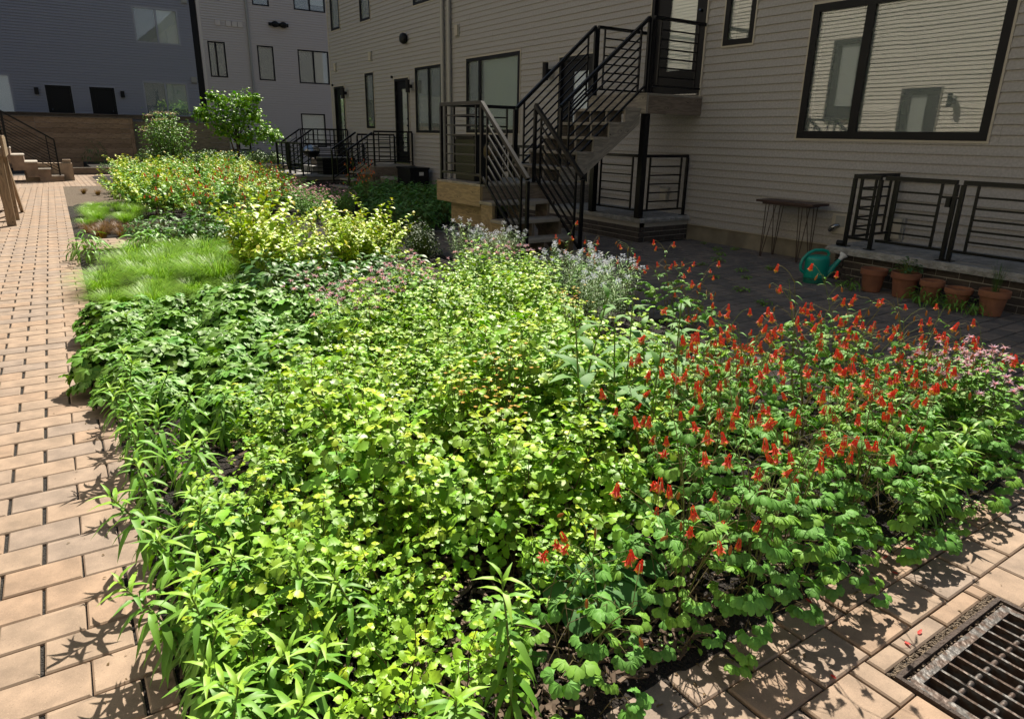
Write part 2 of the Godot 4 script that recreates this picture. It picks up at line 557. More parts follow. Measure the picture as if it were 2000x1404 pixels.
func drain():
	var t := thing("drain_grate", "rusty cast iron drain grate set among tan pavers", "drain", Vector3(1.81, 0, -0.676))
	var W := 0.66
	var D := 0.62
	# outer angle frame
	var f := MB.new()
	f.span(Vector3(0, -0.06, 0), Vector3(W, 0.004, 0.014))
	f.span(Vector3(0, -0.06, D - 0.014), Vector3(W, 0.004, D))
	f.span(Vector3(0, -0.06, 0.014), Vector3(0.014, 0.004, D - 0.014))
	f.span(Vector3(W - 0.014, -0.06, 0.014), Vector3(W, 0.004, D - 0.014))
	part(t, "outer_frame", f.mesh(), M.rusty_frame)
	var g := MB.new()
	g.span(Vector3(0.02, -0.04, 0.026), Vector3(W - 0.02, -0.004, 0.056))
	g.span(Vector3(0.02, -0.04, D - 0.05), Vector3(W - 0.02, -0.004, D - 0.02))
	g.span(Vector3(0.02, -0.04, 0.056), Vector3(0.05, -0.004, D - 0.05))
	g.span(Vector3(W - 0.05, -0.04, 0.056), Vector3(W - 0.02, -0.004, D - 0.05))
	part(t, "grate_rim", g.mesh(), M.cast_iron)
	var n := 10
	for i in n:
		var x := 0.05 + (W - 0.1) * (i + 1) / (n + 1.0)
		one(t, "bar", M.cast_iron, Vector3(x, -0.022, (0.056 + D - 0.05) / 2), Vector3(0.009, 0.032, D - 0.106))
	for z in [0.126, 0.211, 0.296, 0.381, 0.466]:
		var r := MB.new()
		r.tube([Vector3(0.05, -0.022, z), Vector3(W - 0.05, -0.022, z)], [0.0085, 0.0085], 10)
		part(t, "cross_rod", r.mesh(), M.cast_iron)
	for q in [[Vector3(-0.06, -1.3, -0.06), Vector3(0.008, -0.061, D + 0.06)], [Vector3(W - 0.008, -1.3, -0.06), Vector3(W + 0.06, -0.061, D + 0.06)], [Vector3(0.008, -1.3, -0.06), Vector3(W - 0.008, -0.061, 0.008)], [Vector3(0.008, -1.3, D - 0.008), Vector3(W - 0.008, -0.061, D + 0.06)], [Vector3(-0.06, -1.36, -0.06), Vector3(W + 0.06, -1.301, D + 0.06)]]:
		between(t, "pit_wall", M.pit_wall, q[0], q[1])
	var mm := MultiMesh.new()
	mm.transform_format = MultiMesh.TRANSFORM_3D
	var st := MB.new()
	st.lathe(Vector3.ZERO, [[0.0, -0.004], [0.006, -0.002], [0.006, 0.002], [0.0, 0.004]], 5)
	mm.mesh = st.mesh()
	mm.instance_count = 620
	for i in mm.instance_count:
		var q := Vector3(rng.randf_range(0.0, W), -0.009, rng.randf_range(-0.022, -0.002))
		if i >= 520:
			q = Vector3(rng.randf_range(-0.02, W), rng.randf_range(-0.012, -0.004), rng.randf_range(0.015, 0.026))
		mm.set_instance_transform(i, Transform3D(Basis.from_euler(Vector3(rng.randf(), rng.randf() * 6, rng.randf())).scaled(Vector3.ONE * rng.randf_range(0.4, 1.1)), q))
	var o := MultiMeshInstance3D.new()
	o.multimesh = mm
	o.material_override = M.gravel
	o.name = "grit"
	o.set_meta("kind", "stuff")
	t.add_child(o, true)

# ------------------------------------------------------------------ houses
const COURSE := 0.1016
func siding_mesh(w: float, ya: float, yb: float) -> ArrayMesh:
	# two lapped courses of one vinyl panel, between ya and yb of its 2-course height
	var key := "siding %.3f %.4f %.4f" % [w, ya, yb]
	if cache.has(key):
		return cache[key]
	var b := MB.new()
	for k in 2:
		var c0 := k * COURSE
		var p := maxf(ya, c0)
		var q := minf(yb, c0 + COURSE)
		if q - p < 0.001:
			continue
		var dp := 0.019 - 0.016 * (p - c0) / COURSE
		var dq := 0.019 - 0.016 * (q - c0) / COURSE
		var lip := 0.006
		if p == c0 and q - p > lip * 2:
			b.quad(Vector3(0, p, 0), Vector3(w, p, 0), Vector3(w, p, dp), Vector3(0, p, dp))
			b.quad(Vector3(0, p, dp), Vector3(w, p, dp), Vector3(w, p + lip, dp), Vector3(0, p + lip, dp))
			b.quad(Vector3(0, p + lip, dp), Vector3(w, p + lip, dp), Vector3(w, q, dq), Vector3(0, q, dq))
		else:
			b.quad(Vector3(0, p, dp), Vector3(w, p, dp), Vector3(w, q, dq), Vector3(0, q, dq))
	cache[key] = b.mesh()
	return cache[key]

func siding(t: Node3D, x0: float, x1: float, y0: float, y1: float, holes: Array, m: Material, length := 3.66, z := 0.0, lift := 1.0):
	# every panel is a piece of its own, cut round the openings; ends overlap by a hair
	var row := 0
	var y := y0
	while y < y1 - 0.001:
		var top := minf(2 * COURSE, y1 - y)
		var cuts := [x0, x1]
		var s := x0 + fmod(row * 1.37, length) - length
		while s < x1:
			if s > x0 + 0.3 and s < x1 - 0.3:
				cuts.append(s)
			s += length
		for h in holes:
			if h[1] < y + top and h[3] > y:
				for e in [h[0], h[2]]:
					if e > x0 and e < x1:
						cuts.append(e)
		cuts.sort()
		for i in cuts.size() - 1:
			var a: float = cuts[i]
			var b: float = cuts[i + 1]
			if b - a < 0.01:
				continue
			var free := [[0.0, top]]
			for h in holes:
				if h[0] < b - 0.005 and h[2] > a + 0.005:
					var next := []
					for fr in free:
						if h[1] - y > fr[0]:
							next.append([fr[0], minf(fr[1], h[1] - y)])
						if h[3] - y < fr[1]:
							next.append([maxf(fr[0], h[3] - y), fr[1]])
					free = next
			for fr in free:
				if fr[1] - fr[0] > 0.004:
					part(t, "siding_board", siding_mesh(snappedf(b - a, 0.001), snappedf(fr[0], 0.002), snappedf(fr[1], 0.002)), m, Transform3D(Basis.IDENTITY.scaled(Vector3(1, 1, lift)), Vector3(a, y, z + (0.003 if (row + i) % 2 else 0.0))))
		y += 2 * COURSE
		row += 1

func frame_mesh(w: float, h: float, t: float, d: float) -> ArrayMesh:
	var b := MB.new()
	b.span(Vector3(0, 0, -d), Vector3(w, t, 0))
	b.span(Vector3(0, h - t, -d), Vector3(w, h, 0))
	b.span(Vector3(0, t, -d), Vector3(t, h - t, 0))
	b.span(Vector3(w - t, t, -d), Vector3(w, h - t, 0))
	return b.mesh()

func window(t: Node3D, x0: float, y0: float, x1: float, y1: float, split: float, fr: Material, trim: Material, behind: Array, ft := 0.055, z := 0.03):
	# behind: what shows in each light, [material, share of the height it hangs down]
	var w := x1 - x0
	var h := y1 - y0
	var o := part(t, "window", frame_mesh(w, h, ft, 0.09), fr, Transform3D(Basis.IDENTITY, Vector3(x0, y0, z)))
	part(o, "trim", frame_mesh(w + 0.05, h + 0.05, 0.0245, 0.03), trim, Transform3D(Basis.IDENTITY, Vector3(-0.025, -0.025, -0.004)))
	var edges := [ft, w - ft]
	if split > 0:
		edges = [ft, split * w - ft * 0.6, split * w + ft * 0.6, w - ft]
		one(o, "mullion", fr, Vector3(split * w, h / 2, -0.043), Vector3(ft * 1.2, h - 2 * ft, 0.082))
	for k in edges.size() / 2:
		var a: float = edges[2 * k]
		var b: float = edges[2 * k + 1]
		for layer in 6:
			var g := MB.new()
			var zz: float = [-0.028, -0.031, -0.039, -0.042, -0.050, -0.053][layer]
			g.quad(Vector3(a - 0.004, ft - 0.004, zz), Vector3(b + 0.004, ft - 0.004, zz), Vector3(b + 0.004, h - ft + 0.004, zz), Vector3(a - 0.004, h - ft + 0.004, zz))
			part(o, "pane", g.mesh(), M.glass)
		var bh: Array = behind[mini(k, behind.size() - 1)]
		one(o, "dark_room_sheet", M.interior, Vector3((a + b) / 2, h / 2, -0.30), Vector3(b - a + 0.2, h + 0.1, 0.01))  # near-black sheet: the darkness of an unlit room put into its colour
		if bh.size():
			var hang: float = (h - 2 * ft) * bh[1]
			if bh.size() > 2:
				var n := int(hang / 0.028)
				var sl := MB.new()
				for i in n:
					sl.box(Vector3((a + b) / 2, h - ft - 0.02 - i * 0.028, -0.085), Vector3(b - a - 0.02, 0.026, 0.003), Basis(Vector3.RIGHT, 0.5))
				part(o, "blind", sl.mesh(), bh[0])
			else:
				one(o, "blind", bh[0], Vector3((a + b) / 2, h - ft - hang / 2, -0.10), Vector3(b - a, hang, 0.004))
	return o

func door(t: Node3D, x0: float, y0: float, w: float, h: float, glass_to: Array, trim: Material, knob_left := true, z := 0.01, shade: Material = null):
	var o := part(t, "door", frame_mesh(w, h, 0.06, 0.12), M.frame_black, Transform3D(Basis.IDENTITY, Vector3(x0, y0, z + 0.03)))
	part(o, "trim", frame_mesh(w + 0.05, h + 0.05, 0.0245, 0.03), trim, Transform3D(Basis.IDENTITY, Vector3(-0.025, -0.025, -0.004)))
	if glass_to.is_empty():
		one(o, "leaf", M.door_black, Vector3(w / 2, h / 2, -0.07), Vector3(w - 0.12, h - 0.12, 0.04))
		for q in [[0.3, 0.72], [0.3, 0.28]]:
			one(o, "panel", M.door_black, Vector3(w / 2, h * q[1], -0.046), Vector3(w - 0.36, h * 0.34, 0.008))
	else:
		var gx0: float = glass_to[0]
		var gx1: float = glass_to[1]
		var gy0: float = glass_to[2]
		var gy1: float = glass_to[3]
		var b := MB.new()
		b.span(Vector3(0.06, 0.06, -0.09), Vector3(gx0, h - 0.06, -0.05))
		b.span(Vector3(gx1, 0.06, -0.09), Vector3(w - 0.06, h - 0.06, -0.05))
		b.span(Vector3(gx0, 0.06, -0.09), Vector3(gx1, gy0, -0.05))
		b.span(Vector3(gx0, gy1, -0.09), Vector3(gx1, h - 0.06, -0.05))
		part(o, "leaf", b.mesh(), M.door_black)
		for layer in 4:
			var g := MB.new()
			var zz: float = [-0.060, -0.063, -0.073, -0.076][layer]
			g.quad(Vector3(gx0, gy0, zz), Vector3(gx1, gy0, zz), Vector3(gx1, gy1, zz), Vector3(gx0, gy1, zz))
			part(o, "pane", g.mesh(), M.glass)
		one(o, "shade", shade if shade else M.blind_white, Vector3((gx0 + gx1) / 2, (gy0 + gy1) / 2, -0.088), Vector3(gx1 - gx0, gy1 - gy0, 0.004))
	var kx := 0.13 if knob_left else w - 0.13
	for y in [0.95, 1.12]:
		var k := MB.new()
		k.tube([Vector3(kx, y, -0.05), Vector3(kx, y, -0.03), Vector3(kx, y, -0.005)], [0.022, 0.014, 0.026 if y < 1 else 0.02], 10)
		part(o, "handle" if y < 1 else "lock", k.mesh(), M.steel)
	for y in [0.3, h / 2, h - 0.35]:
		one(o, "hinge", M.steel, Vector3(w - 0.055 if knob_left else 0.055, y, -0.03), Vector3(0.014, 0.09, 0.012))
	one(o, "threshold", M.steel, Vector3(w / 2, 0.012, 0.012), Vector3(w - 0.02, 0.02, 0.06))
	return o

func fixture(t: Node3D, called: String, m: Material, at: Vector3, size: Vector3, plate := Vector3.ZERO):
	var o := one(t, called, m, at, size)
	if plate != Vector3.ZERO:
		one(o, "back_plate", M.grey_plastic, Vector3(0, 0, -at.z + 0.022), plate)
	return o

func sconce(t: Node3D, x: float, y: float):
	# up-and-down cylinder wall lamp on a square mounting block, unlit by day
	var b := MB.new()
	b.tube([Vector3(x, y - 0.15, 0.16), Vector3(x, y + 0.15, 0.16)], [0.055, 0.055], 14)
	var o := part(t, "wall_lamp", b.mesh(), M.frame_black)
	one(o, "arm", M.frame_black, Vector3(x, y, 0.08), Vector3(0.07, 0.08, 0.08))
	one(o, "mounting_block", M.grey_plastic, Vector3(x, y, 0.027), Vector3(0.16, 0.18, 0.03))

func downspout(t: Node3D, x: float, m: Material, top: float, bottom: float):
	var b := MB.new()
	b.tube([Vector3(x, bottom, 0.075), Vector3(x, top, 0.075)], [0.046, 0.046], 8)
	part(t, "downspout", b.mesh(), m)

func row_house():
	# wall at x = 8.12 facing -x; local x is the world's z, local z points out into the court
	var t := thing("row_house", "long beige lap sided row house with black framed windows beside the patio", "house", Vector3(8.12, 0, 0))
	t.basis = Basis(Vector3(0, 0, 1), Vector3.UP, Vector3(-1, 0, 0))
	var E := -22.45
	var S := 3.6
	var holes := []
	var wins := [[-5.56, 1.49, -3.36, 3.02, 0.33], [-6.91, 2.68, -6.42, 4.3, 0.0], [-13.94, 1.50, -11.86, 3.02, 0.27], [-16.47, 1.48, -15.08, 3.0, 0.52], [-19.69, 1.58, -19.08, 3.05, 0.0], [-22.16, 4.39, -21.42, 5.9, 0.0], [-19.84, 4.39, -19.12, 5.9, 0.0], [-16.48, 4.38, -14.95, 5.9, 0.5]]
	var doors := [[-8.32, 2.06, 1.08, 2.1], [-10.58, 0.70, 0.94, 2.1], [-17.68, 0.70, 0.84, 2.1], [-22.2, 0.70, 0.86, 2.1]]
	for w in wins:
		holes.append([w[0], w[1], w[2], w[3]])
	for d in doors:
		holes.append([d[0], d[1], d[0] + d[2], d[1] + d[3]])
	siding(t, E, -1.6, 0.23, 5.52, holes, M.siding_beige)
	# wall higher up and beyond the picture, foundation, body and roof edge
	between(t, "upper_wall", M.siding_beige, Vector3(E, 5.52, -0.3), Vector3(S, 7.45, 0.012))
	between(t, "side_wall", M.siding_beige, Vector3(-1.6, 0.23, -0.3), Vector3(S, 5.52, 0.012))
	between(t, "foundation", M.foundation, Vector3(E, -0.07, -0.3), Vector3(S, 0.23, -0.01))
	one(t, "starter_strip", M.trim_beige, Vector3((E + S) / 2, 0.222, 0.006), Vector3(S - E, 0.016, 0.014))
	between(t, "corner_board", M.trim_beige, Vector3(E - 0.06, 0.2, -0.06), Vector3(E, 7.45, 0.024))
	between(t, "body", M.shell, Vector3(E + 0.01, 0.0, -7.5), Vector3(S, 7.45, -0.34))
	between(t, "roof", M.shell, Vector3(E - 0.1, 7.45, -7.6), Vector3(S, 8.05, 0.1))
	var fr: Material = M.frame_black
	var tr: Material = M.trim_beige
	window(t, -5.56, 1.49, -3.36, 3.02, 0.33, fr, tr, [[M.blind_grey, 0.0], []], 0.085)
	window(t, -6.91, 2.68, -6.42, 4.3, 0.0, fr, tr, [[]], 0.07)
	window(t, -13.94, 1.50, -11.86, 3.02, 0.27, fr, tr, [[M.blind_grey, 1.0], [M.blind_green, 1.0]], 0.07)
	window(t, -16.47, 1.48, -15.08, 3.0, 0.52, fr, tr, [[M.blind_grey, 1.0], []], 0.06)
	window(t, -19.69, 1.58, -19.08, 3.05, 0.0, fr, tr, [[]], 0.06)
	window(t, -22.16, 4.39, -21.42, 5.9, 0.0, fr, tr, [[M.blind_grey, 1.0, true]], 0.06)
	window(t, -19.84, 4.39, -19.12, 5.9, 0.0, fr, tr, [[M.blind_grey, 1.0, true]], 0.06)
	window(t, -16.48, 4.38, -14.95, 5.9, 0.5, fr, tr, [[]], 0.06)
	door(t, -8.32, 2.06, 1.08, 2.1, [0.34, 0.86, 0.36, 1.95], tr, false)
	door(t, -10.58, 0.70, 0.94, 2.1, [0.36, 0.78, 0.3, 1.85], tr, false)
	door(t, -17.68, 0.70, 0.84, 2.1, [0.32, 0.64, 0.3, 1.85], tr, false)
	door(t, -22.2, 0.70, 0.86, 2.1, [0.34, 0.64, 0.3, 1.85], tr, false)
	downspout(t, -14.93, M.pipe, 7.45, 0.05)
	downspout(t, -14.62, M.pipe, 7.45, 0.05)
	for d in [-10.83, -16.62, -21.12]:
		sconce(t, d, 2.58)
	# dryer cover, fresh-air hoods, sockets, tap box
	var v := MB.new()
	v.lathe(Vector3.ZERO, [[0.0, 0.0], [0.085, 0.02], [0.125, 0.07], [0.13, 0.14], [0.1, 0.2], [0.0, 0.21]], 18)
	part(t, "vent_cover", v.mesh(), M.dark_plastic, Transform3D(Basis(Vector3.RIGHT, PI / 2).scaled(Vector3(1, 1, 0.8)), Vector3(-16.93, 3.70, 0.0)))
	for q in [[-14.32, 3.62], [-19.2, 3.47], [-21.98, 3.36]]:
		fixture(t, "air_hood", M.trim_beige, Vector3(q[0], q[1], 0.04), Vector3(0.13, 0.21, 0.06), Vector3(0.17, 0.25, 0.03))
	var tap = fixture(t, "tap_box", M.trim_beige, Vector3(-4.78, 0.50, 0.032), Vector3(0.20, 0.24, 0.03))
	var tb := MB.new()
	tb.tube([Vector3(0, -0.02, 0.01), Vector3(-0.02, -0.025, 0.06), Vector3(-0.05, -0.05, 0.07), Vector3(-0.08, -0.09, 0.06)], [0.022, 0.02, 0.03, 0.026], 10)
	part(tap, "tap", tb.mesh(), M.steel)
	one(tap, "recess", M.grey_plastic, Vector3(0.01, 0.03, 0.017), Vector3(0.12, 0.13, 0.006))
	fixture(t, "socket_box", M.trim_beige, Vector3(-4.1, 0.52, 0.04), Vector3(0.15, 0.22, 0.05), Vector3(0.2, 0.27, 0.03))
	fixture(t, "socket_box", M.trim_beige, Vector3(-7.75, 0.62, 0.04), Vector3(0.13, 0.18, 0.05), Vector3(0.17, 0.22, 0.03))
	for q in [[-17.83, 2.86], [-22.33, 2.86]]:
		fixture(t, "camera_eye", M.dark_plastic, Vector3(q[0], q[1], 0.03), Vector3(0.05, 0.06, 0.05))

func far_houses():
	# taupe house closing the court
	var t := thing("taupe_house", "taupe sided house with black sliding windows across the end of the courtyard", "house", Vector3(0, 0, -33.5))
	var w := [[6.75, 3.62, 7.46, 5.04], [8.79, 3.6, 9.5, 5.03], [10.58, 3.57, 12.02, 5.0], [10.52, 0.75, 11.68, 2.26], [7.12, 0.6, 8.14, 1.66], [8.76, 6.62, 9.48, 7.9], [10.56, 6.62, 12.0, 7.9], [6.72, 6.64, 7.43, 7.9]]
	siding(t, 6.6, 16.0, 0.0, 8.13, w, M.siding_taupe, 9.8, 0.0, 1.7)
	between(t, "upper_wall", M.siding_taupe, Vector3(6.6, 8.13, -0.3), Vector3(16, 8.4, 0.012))
	between(t, "body", M.shell, Vector3(6.5, 0, -6), Vector3(16, 8.4, -0.34))
	between(t, "corner_board", M.trim_taupe, Vector3(6.47, 0, -0.3), Vector3(6.6, 8.4, 0.03))
	var tt: Material = M.trim_taupe
	var fb: Material = M.frame_black
	window(t, w[0][0], w[0][1], w[0][2], w[0][3], 0.45, fb, tt, [[M.blind_grey, 1.0], []])
	window(t, w[1][0], w[1][1], w[1][2], w[1][3], 0.0, fb, tt, [[]])
	window(t, w[2][0], w[2][1], w[2][2], w[2][3], 0.5, fb, tt, [[M.blind_grey, 1.0], [M.curtain_tan, 1.0]])
	window(t, w[3][0], w[3][1], w[3][2], w[3][3], 0.0, fb, tt, [[M.blind_white, 1.0]])
	window(t, w[4][0], w[4][1], w[4][2], w[4][3], 0.5, fb, tt, [[M.blind_white, 1.0]])
	window(t, w[5][0], w[5][1], w[5][2], w[5][3], 0.0, fb, tt, [[]])
	window(t, w[6][0], w[6][1], w[6][2], w[6][3], 0.5, fb, tt, [[M.blind_grey, 1.0], [M.blind_white, 0.8]])
	window(t, w[7][0], w[7][1], w[7][2], w[7][3], 0.0, fb, tt, [[]])
	downspout(t, 8.48, M.grey_plastic, 8.4, 2.6)
	between(t, "dark_joint", M.dark_plastic, Vector3(6.2, 0, -0.3), Vector3(6.46, 8.4, -0.06))
	var v := MB.new()
	v.box(Vector3(9.81, 5.93, 0.06), Vector3(0.86, 0.13, 0.08))
	part(t, "vent_bracket", v.mesh(), M.dark_plastic)
	for x in [9.64, 10.0]:
		var l := MB.new()
		l.lathe(Vector3.ZERO, [[0.0, 0.0], [0.15, 0.02], [0.16, 0.1], [0.12, 0.2], [0.0, 0.22]], 14)
		part(t, "vent_hood", l.mesh(), M.dark_plastic, Transform3D(Basis(Vector3.RIGHT, PI / 2).scaled(Vector3(1, 0.8, 1)), Vector3(x, 5.93, 0.06)))
	for x in [7.25, 7.68, 7.93, 8.16]:
		fixture(t, "air_hood", M.trim_taupe, Vector3(x, 5.78, 0.04), Vector3(0.2, 0.2, 0.06))
	# slate house on the other side of the dark joint
	var g := thing("slate_house", "dark blue grey sided house behind the tall board fence", "house", Vector3(0, 0, -33.5))
	var ho := [[4.05, 4.76, 5.7, 6.09], [4.06, 1.96, 5.74, 3.3], [0.65, 0.98, 1.51, 2.99], [2.13, 0.98, 3.0, 2.99], [-2.2, 1.9, -0.41, 3.31]]
	siding(g, -7.0, 6.2, 0.98, 8.09, ho, M.siding_slate, 13.2, 0.0, 1.7)
	between(g, "upper_wall", M.siding_slate, Vector3(-7, 8.09, -0.3), Vector3(6.2, 8.4, 0.012))
	between(g, "body", M.shell, Vector3(-7, 0, -6), Vector3(6.2, 8.4, -0.34))
	between(g, "foundation", M.brown_concrete, Vector3(-7, -0.07, -0.3), Vector3(6.2, 0.98, -0.004))
	var ts: Material = M.trim_slate
	window(g, ho[0][0], ho[0][1], ho[0][2], ho[0][3], 0.5, ts, ts, [[M.blind_grey, 1.0], [M.blind_white, 1.0]], 0.05)
	window(g, ho[1][0], ho[1][1], ho[1][2], ho[1][3], 0.5, ts, ts, [[M.blind_grey, 0.9], [M.blind_green, 0.8]], 0.05)
	window(g, ho[4][0], ho[4][1], ho[4][2], ho[4][3], 0.0, ts, ts, [[M.blind_white, 1.0]], 0.05)
	door(g, 0.65, 0.98, 0.86, 2.01, [], ts, true)
	door(g, 2.13, 0.98, 0.87, 2.01, [], ts, false)
	for q in [[0.36, 2.76], [3.27, 2.76]]:
		fixture(g, "wall_lamp", M.frame_black, Vector3(q[0], q[1], 0.07), Vector3(0.14, 0.24, 0.1))
	for q in [[6.02, 6.5], [6.04, 3.46]]:
		fixture(g, "air_hood", M.grey_plastic, Vector3(q[0], q[1], 0.06), Vector3(0.22, 0.22, 0.1))
	# house across the path, out of the picture: its sunlit wall shows in the windows and lights the shade
	var o := thing("opposite_house", "sunlit beige lap sided house mirrored in the window panes", "house", Vector3(-3.0, 0, 0))
	o.basis = Basis(Vector3(0, 0, -1), Vector3.UP, Vector3(1, 0, 0))
	var oh := [[11.3, 2.06, 12.4, 4.16], [9.25, 0.7, 10.25, 2.8], [5.4, 1.5, 7.4, 3.0], [-1.6, 2.06, -0.5, 4.16]]
	siding(o, -9.0, 23.0, 0.23, 9.9, oh, M.siding_cream, 16.0, 0.0, 1.0)
	between(o, "foundation", M.foundation, Vector3(-9, -0.07, -0.3), Vector3(23, 0.23, -0.01))
	between(o, "body", M.shell, Vector3(-9, 0, -6), Vector3(23, 9.9, -0.34))
	door(o, 11.3, 2.06, 1.1, 2.1, [0.34, 0.86, 0.36, 1.95], M.trim_beige)
	door(o, 9.25, 0.7, 1.0, 2.1, [0.34, 0.76, 0.36, 1.95], M.trim_beige)
	door(o, -1.6, 2.06, 1.1, 2.1, [0.34, 0.86, 0.36, 1.95], M.trim_beige)
	sconce(o, 8.95, 2.5)
	window(o, 5.4, 1.5, 7.4, 3.0, 0.33, M.frame_black, M.trim_beige, [[M.blind_white, 1.0]], 0.07)

# ------------------------------------------------------------------ railings and stairs
func rail_panel(t: Node3D, a: Vector3, b: Vector3, h: float, bars: int, posts := 3, stile := 0.13, s := 0.036):
	# a and b: feet of the end posts, maybe at different heights; posts: 1 = at a, 2 = at b
	var mm: Material = M.metal_black
	var up := Vector3(0, h, 0)
	var d := (b - a)
	var run := Vector2(d.x, d.z).length()
	if posts & 1:
		between(t, "post", mm, a - Vector3(s / 2, 0, s / 2), a + up + Vector3(s / 2, 0, s / 2))
		one(t, "foot_plate", mm, a + Vector3(0, 0.004, 0), Vector3(0.09, 0.008, 0.09))
	if posts & 2:
		between(t, "post", mm, b - Vector3(s / 2, 0, s / 2), b + up + Vector3(s / 2, 0, s / 2))
		one(t, "foot_plate", mm, b + Vector3(0, 0.004, 0), Vector3(0.09, 0.008, 0.09))
	barp(t, "top_rail", mm, a + up + Vector3(0, 0.021, 0), b + up + Vector3(0, 0.021, 0), 0.046, 0.042)
	barp(t, "bottom_rail", mm, a + Vector3(0, 0.10, 0), b + Vector3(0, 0.10, 0), 0.026, 0.026)
	var st := minf(stile / run, 0.2)
	var p := a + d * st
	var q := a + d * (1.0 - st)
	for e in [p, q]:
		between(t, "stile", mm, e + Vector3(-0.011, 0.114, -0.011), e + Vector3(0.011, h - 0.001, 0.011))
	for i in bars:
		var y := 0.10 + (h - 0.10) * (i + 1) / (bars + 1.0)
		barp(t, "bar", mm, p + Vector3(0, y, 0), q + Vector3(0, y, 0), 0.017, 0.019)

func main_stair():
	var t := thing("wooden_stair", "weathered wooden stair with a low deck and an upper door landing beside the house", "stairs", Vector3.ZERO)
	var yd := 0.885
	var dx0 := 4.43
	var dx1 := 5.70
	var dz0 := -7.30
	var dz1 := -8.43
	# low deck: boards along x, framed by broad fascias
	for i in 8:
		var z := dz0 - 0.07 - i * 0.141
		one(t, "deck_board", M.wood_grey, Vector3((dx0 + dx1) / 2, yd - 0.0125, z), Vector3(dx1 - dx0, 0.025, 0.136))
	one(t, "fascia", M.wood_pine, Vector3(dx0 + 0.018, yd - 0.15, (dz0 + dz1) / 2), Vector3(0.036, 0.245, dz0 - dz1 - 0.004))
	one(t, "fascia", M.wood_brown, Vector3((dx0 + dx1) / 2 + 0.02, yd - 0.135, dz0 - 0.018), Vector3(dx1 - dx0 - 0.042, 0.215, 0.036))
	one(t, "fascia", M.wood_brown, Vector3((dx0 + dx1) / 2 + 0.02, yd - 0.135, dz1 + 0.018), Vector3(dx1 - dx0 - 0.042, 0.215, 0.036))
	one(t, "beam", M.wood_pine, Vector3(dx0 + 0.16, yd - 0.42, -7.88), Vector3(0.04, 0.28, 0.80))
	for z in [-7.5, -8.25]:
		one(t, "deck_post", M.wood_brown, Vector3(dx0 + 0.30, 0.29, z), Vector3(0.09, 0.62, 0.09))
		one(t, "deck_post", M.wood_brown, Vector3(dx1 - 0.15, 0.29, z), Vector3(0.09, 0.62, 0.09))
	# lower flight, coming down towards the patio
	var lx1 := 5.30
	for k in 4:
		var y := yd - 0.195 * (k + 1)
		var z := dz0 + 0.02 + k * 0.255
		one(t, "tread", M.wood_grey, Vector3((dx0 + lx1) / 2 + 0.01, y - 0.019, z + 0.132), Vector3(lx1 - dx0 + 0.05, 0.038, 0.285))
	for x in [dx0 + 0.022, (dx0 + lx1) / 2, lx1 - 0.022]:
		var s := MB.new()
		for k in 4:
			var y0 := yd - 0.195 * (k + 1) - 0.0385
			var z0 := dz0 + 0.02 + k * 0.255
			var low := maxf(0.0, y0 - 0.30)
			var low2 := maxf(0.0, y0 - 0.495)
			var a := Vector3(x, 0, 0)
			for side in [-0.019, 0.019]:
				var o: Vector3 = a + Vector3(side, 0, 0)
				var P := [o + Vector3(0, low, z0), o + Vector3(0, low2, z0 + 0.255), o + Vector3(0, y0, z0 + 0.255), o + Vector3(0, y0, z0)]
				if side > 0:
					s.quad(P[1], P[0], P[3], P[2], Vector2.ZERO, Vector2(0.4, 0.25))
				else:
					s.quad(P[0], P[1], P[2], P[3], Vector2.ZERO, Vector2(0.4, 0.25))
			s.quad(a + Vector3(-0.019, low2, z0 + 0.255), a + Vector3(0.019, low2, z0 + 0.255), a + Vector3(0.019, y0, z0 + 0.255), a + Vector3(-0.019, y0, z0 + 0.255), Vector2.ZERO, Vector2(0.2, 0.04))
			s.quad(a + Vector3(-0.019, low, z0), a + Vector3(0.019, low, z0), a + Vector3(0.019, low2, z0 + 0.255), a + Vector3(-0.019, low2, z0 + 0.255), Vector2.ZERO, Vector2(0.2, 0.04))
		part(t, "stringer", s.mesh(), M.wood_pine if x < dx0 + 0.1 else M.wood_brown)
	# upper flight, rising towards the house
	var lx := 7.0
	var yl := 2.04
	for k in range(1, 6):
		var y := yd + 0.1925 * k
		var x := lx - (6 - k) * 0.268
		one(t, "tread", M.wood_grey, Vector3(x + 0.125, y - 0.019, -7.83), Vector3(0.285, 0.038, 1.10))
	for z in [-7.31, -7.68, -8.03, -8.38]:
		var s := MB.new()
		for k in range(0, 6):
			var y1 := yd + 0.1925 * k - 0.0385 if k > 0 else yd
			var x0 := lx - (6 - k) * 0.268
			var x1 := x0 + 0.268
			var lo0 := maxf(yd + 0.002, y1 - 0.36)
			var lo1 := maxf(yd + 0.002, y1 - 0.1675)
			if k == 0:
				continue
			for side in [-0.019, 0.019]:
				var o := Vector3(0, 0, z + side)
				var P := [o + Vector3(x0, lo0, 0), o + Vector3(x1, lo1, 0), o + Vector3(x1, y1, 0), o + Vector3(x0, y1, 0)]
				if side > 0:
					s.quad(P[0], P[1], P[2], P[3], Vector2(x0, 0), Vector2(x1, 0.25))
				else:
					s.quad(P[1], P[0], P[3], P[2], Vector2(x0, 0), Vector2(x1, 0.25))
			s.quad(Vector3(x0, lo0, z - 0.019), Vector3(x0, lo0, z + 0.019), Vector3(x0, y1, z + 0.019), Vector3(x0, y1, z - 0.019), Vector2.ZERO, Vector2(0.2, 0.04))
			s.quad(Vector3(x0, lo0, z - 0.019), Vector3(x1, lo1, z - 0.019), Vector3(x1, lo1, z + 0.019), Vector3(x0, lo0, z + 0.019), Vector2.ZERO, Vector2(0.2, 0.04))
		part(t, "stringer", s.mesh(), M.wood_grey)
